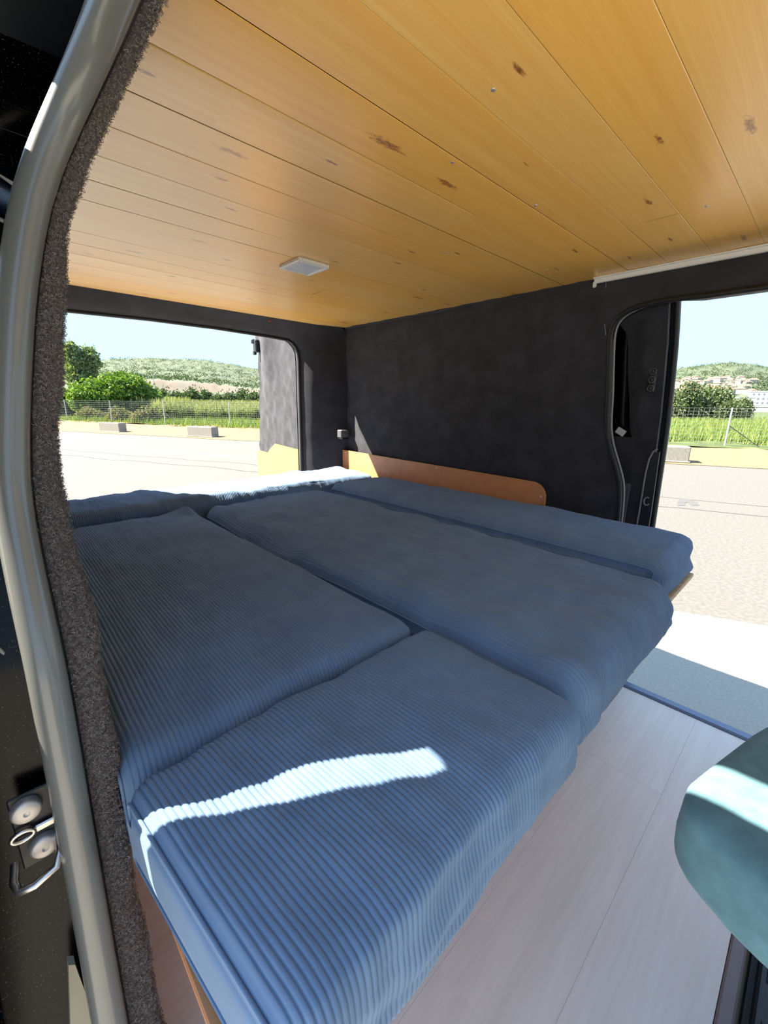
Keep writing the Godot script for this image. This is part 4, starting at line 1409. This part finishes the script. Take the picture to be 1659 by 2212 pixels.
		cols.append(Color(m * dry, m * (1.0 if dry == 1.0 else 1.1), m))
	meta(scatter("field_grass", tuft, xf, self, cols), "bright green grass tufts in the field behind the fence", "grass", "", "stuff")

# ------------------------------------------------------------------ far hills, town
const RIDGE := [[-25.0, 3.0], [0.0, 3.2], [7.9, 3.76], [10.2, 4.13], [11.7, 4.46], [15.3, 4.77], [21.7, 4.84], [26.7, 4.13], [35.0, 3.0], [60.0, 2.5], [70.0, 3.3], [76.2, 3.9], [78.4, 4.29], [81.1, 4.5], [82.9, 4.32], [84.3, 3.95], [92.0, 3.0], [115.0, 2.4]]

func hill_h(az: float, d: float, nz: FastNoiseLite) -> float:
	var e := lerp_table(RIDGE, az)
	var left := smoothstep(50.0, 35.0, az) * smoothstep(5.0, 15.0, az)
	var cliff := 1.55 + 0.8 * smoothstep(30.0, 17.0, az) + 0.25 * nz.get_noise_2d(az * 60.0, 5.0)
	var el := lerp_table([[320.0, -0.02], [520.0, lerpf(0.6, 0.9, left)], [600.0, lerpf(1.1, 1.1, left)], [625.0, lerpf(1.3, cliff, left)], [900.0, lerpf(2.4, cliff + 0.35, left)], [1200.0, lerpf(3.2, 3.3, left) * e / 4.5], [1600.0, e], [2200.0, e * 0.5], [3000.0, 0.0]], d)
	return EY + d * tan(deg_to_rad(el)) + nz.get_noise_2d(az * 25.0, d * 0.4) * 5.0 * smoothstep(500.0, 1000.0, d) * smoothstep(1750.0, 1300.0, d) + nz.get_noise_2d(az * 90.0, d) * 2.5 * smoothstep(900.0, 1500.0, d)

func build_far() -> void:
	var nz := FastNoiseLite.new(); nz.seed = 91; nz.frequency = 0.02; nz.fractal_octaves = 4
	var nc := FastNoiseLite.new(); nc.seed = 92; nc.frequency = 0.03; nc.fractal_octaves = 4
	var ds := [320.0, 420.0, 520.0, 560.0, 595.0, 603.0, 612.0, 622.0, 635.0, 680.0, 740.0, 820.0, 900.0, 980.0, 1060.0, 1130.0, 1200.0, 1280.0, 1360.0, 1440.0, 1510.0, 1560.0, 1600.0, 1650.0, 1800.0, 2200.0, 3000.0]
	var nu := 280
	var pts := PackedVector3Array()
	var cols := PackedColorArray()
	for d in ds:
		for i in nu:
			var az := lerpf(-25.0, 115.0, i / (nu - 1.0))
			pts.append(polar(az, d, hill_h(az, d, nz)))
			var g := nc.get_noise_2d(az * 70.0, d * 0.5)
			var cc := Color(0.17, 0.20, 0.10).lerp(Color(0.10, 0.145, 0.075), clampf(0.5 + g * 1.6, 0, 1))
			var rock := smoothstep(50.0, 40.0, az) * smoothstep(9.0, 15.0, az) * (1.0 if d > 597.0 and d < 660.0 else 0.0)
			if rock > 0.0:
				cc = cc.lerp(Color(0.30, 0.25, 0.20).lerp(Color(0.28, 0.185, 0.14), clampf(0.5 + nc.get_noise_2d(az * 200.0, d * 4.0) * 2.0, 0, 1)), rock * 0.9)
			cols.append(cc)
	var b := MB.new()
	b.grid(nu, ds.size(), pts)
	b.c = cols
	b.use_col = true
	meta(obj("hills", b, M.hill), "scrub covered green hills with a pale quarry face", "hills", "", "structure")
	# scrub on the hills
	var clump := leaf_clump(9, 10, 2.6, 5.5, Color(0.07, 0.10, 0.05))
	var xf := []
	var cl := []
	for k in 5200:
		var left := k % 2 == 0
		var az := rng.randf_range(5.0, 30.0) if left else rng.randf_range(73.0, 88.0)
		var d := rng.randf_range(660.0, 1600.0)
		if nc.get_noise_2d(az * 70.0, d * 0.5) < -0.05 and d < 1500.0 and rng.randf() < 0.7: continue
		var s := rng.randf_range(0.6, 1.3)
		xf.append(Transform3D(Basis(Vector3.UP, rng.randf() * TAU).scaled(Vector3(s, s * 0.75, s)), polar(az, d, hill_h(az, d, nz) + 1.2 * s)))
		var m := rng.randf_range(0.8, 1.3)
		cl.append(Color(m, m, m))
	meta(scatter("hill_scrub", clump, xf, self, cl), "dark green scrub dotted over the hillsides", "scrub", "", "stuff")
	# houses on the right hill
	var proto: Node3D = null
	var lb := "small pale house with a red tiled roof on the hillside past the far door"
	var spots := []
	var tries := 0
	while spots.size() < 84 and tries < 6000:
		tries += 1
		var az := rng.randf_range(75.2, 83.6)
		var el := rng.randf_range(0.0, 1.0)
		var d := lerpf(640.0, 1120.0, pow(el, 0.9)) - 60.0 * absf(az - 79.0) * 0.35
		d = clampf(d, 630.0, 1120.0)
		var sc := rng.randf_range(0.7, 1.1)
		var at := polar(az, d, hill_h(az, d, nz) - 0.6)
		var free := true
		for q in spots:
			if Vector2(q.x - at.x, q.z - at.z).length() < 18.5: free = false
		if not free: continue
		spots.append(at)
		if proto == null:
			proto = thing("hill_house", at, lb, "house", "houses on the hillside")
			b = MB.new(); b.box(Vector3(0, 2.6, 0), Vector3(12, 6.4, 9), 0.0)
			obj("walls", b, M.house, proto)
			b = MB.new()
			var e0 := Vector3(-6.6, 5.8, -5.1); var e1 := Vector3(6.6, 5.8, -5.1); var e2 := Vector3(6.6, 5.8, 5.1); var e3 := Vector3(-6.6, 5.8, 5.1)
			var r0 := Vector3(-2.6, 8.4, 0); var r1 := Vector3(2.6, 8.4, 0)
			b.quad(e0, e1, r1, r0, Vector3(0, 1, -1)); b.quad(e3, e2, r1, r0, Vector3(0, 1, 1)); b.tri(e0, e3, r0, Vector3(-1, 1, 0)); b.tri(e1, e2, r1, Vector3(1, 1, 0)); b.quad(e0, e1, e2, e3, Vector3.DOWN)
			obj("roof", b, M.roof_tile, proto)
			proto.rotation.y = 0.4
		else:
			copy(proto, at, rng.randf() * TAU, Vector3(sc, sc * rng.randf_range(0.8, 1.2), sc))
	# white buildings at the foot of the hill
	var bl := [[83.15, 400.0, 10.0, 9.0, 4.5, "lower white block with narrow windows at the foot of the right hill"], [84.25, 420.0, 13.0, 13.5, 4.5, "taller white and grey block at the foot of the right hill"]]
	for q in bl:
		var o := thing("white_building", polar(q[0], q[1], -0.4), q[5], "building", "white buildings below the hill")
		o.rotation.y = deg_to_rad(-q[0] + 8.0)
		b = MB.new(); b.box(Vector3(0, q[3] * 0.5, 0), Vector3(q[2], q[3], 9.0), 0.05)
		obj("walls", b, M.block, o)
		b = MB.new(); b.box(Vector3(0, q[3] + 0.3, 0), Vector3(q[2] * 1.04, 0.6, 9.4), 0.05)
		obj("roof_slab", b, M.block, o)
		var wm := MB.new(); wm.box(Vector3.ZERO, Vector3(1.1, 1.3, 0.2), 0.0)
		var wmesh := wm.mesh(M.pane_far)
		for fl in int(q[3] / 3.2):
			for c in 4:
				var w := put("window", wmesh, o)
				w.position = Vector3((c - 1.5) * q[2] * 0.22, 2.6 + fl * 3.1, 4.5)
	var o := thing("warehouse", polar(84.6, 210.0, -0.3), "long low white shed wall at the edge of the field", "shed")
	o.rotation.y = deg_to_rad(-82.0)
	b = MB.new(); b.box(Vector3(0, 1.1, 0), Vector3(12.0, 2.7, 5.0), 0.05)
	obj("walls", b, M.block, o)
	b = MB.new(); b.box(Vector3(0, 2.6, 0), Vector3(12.4, 0.3, 5.4), 0.05)
	obj("roof", b, M.block, o)
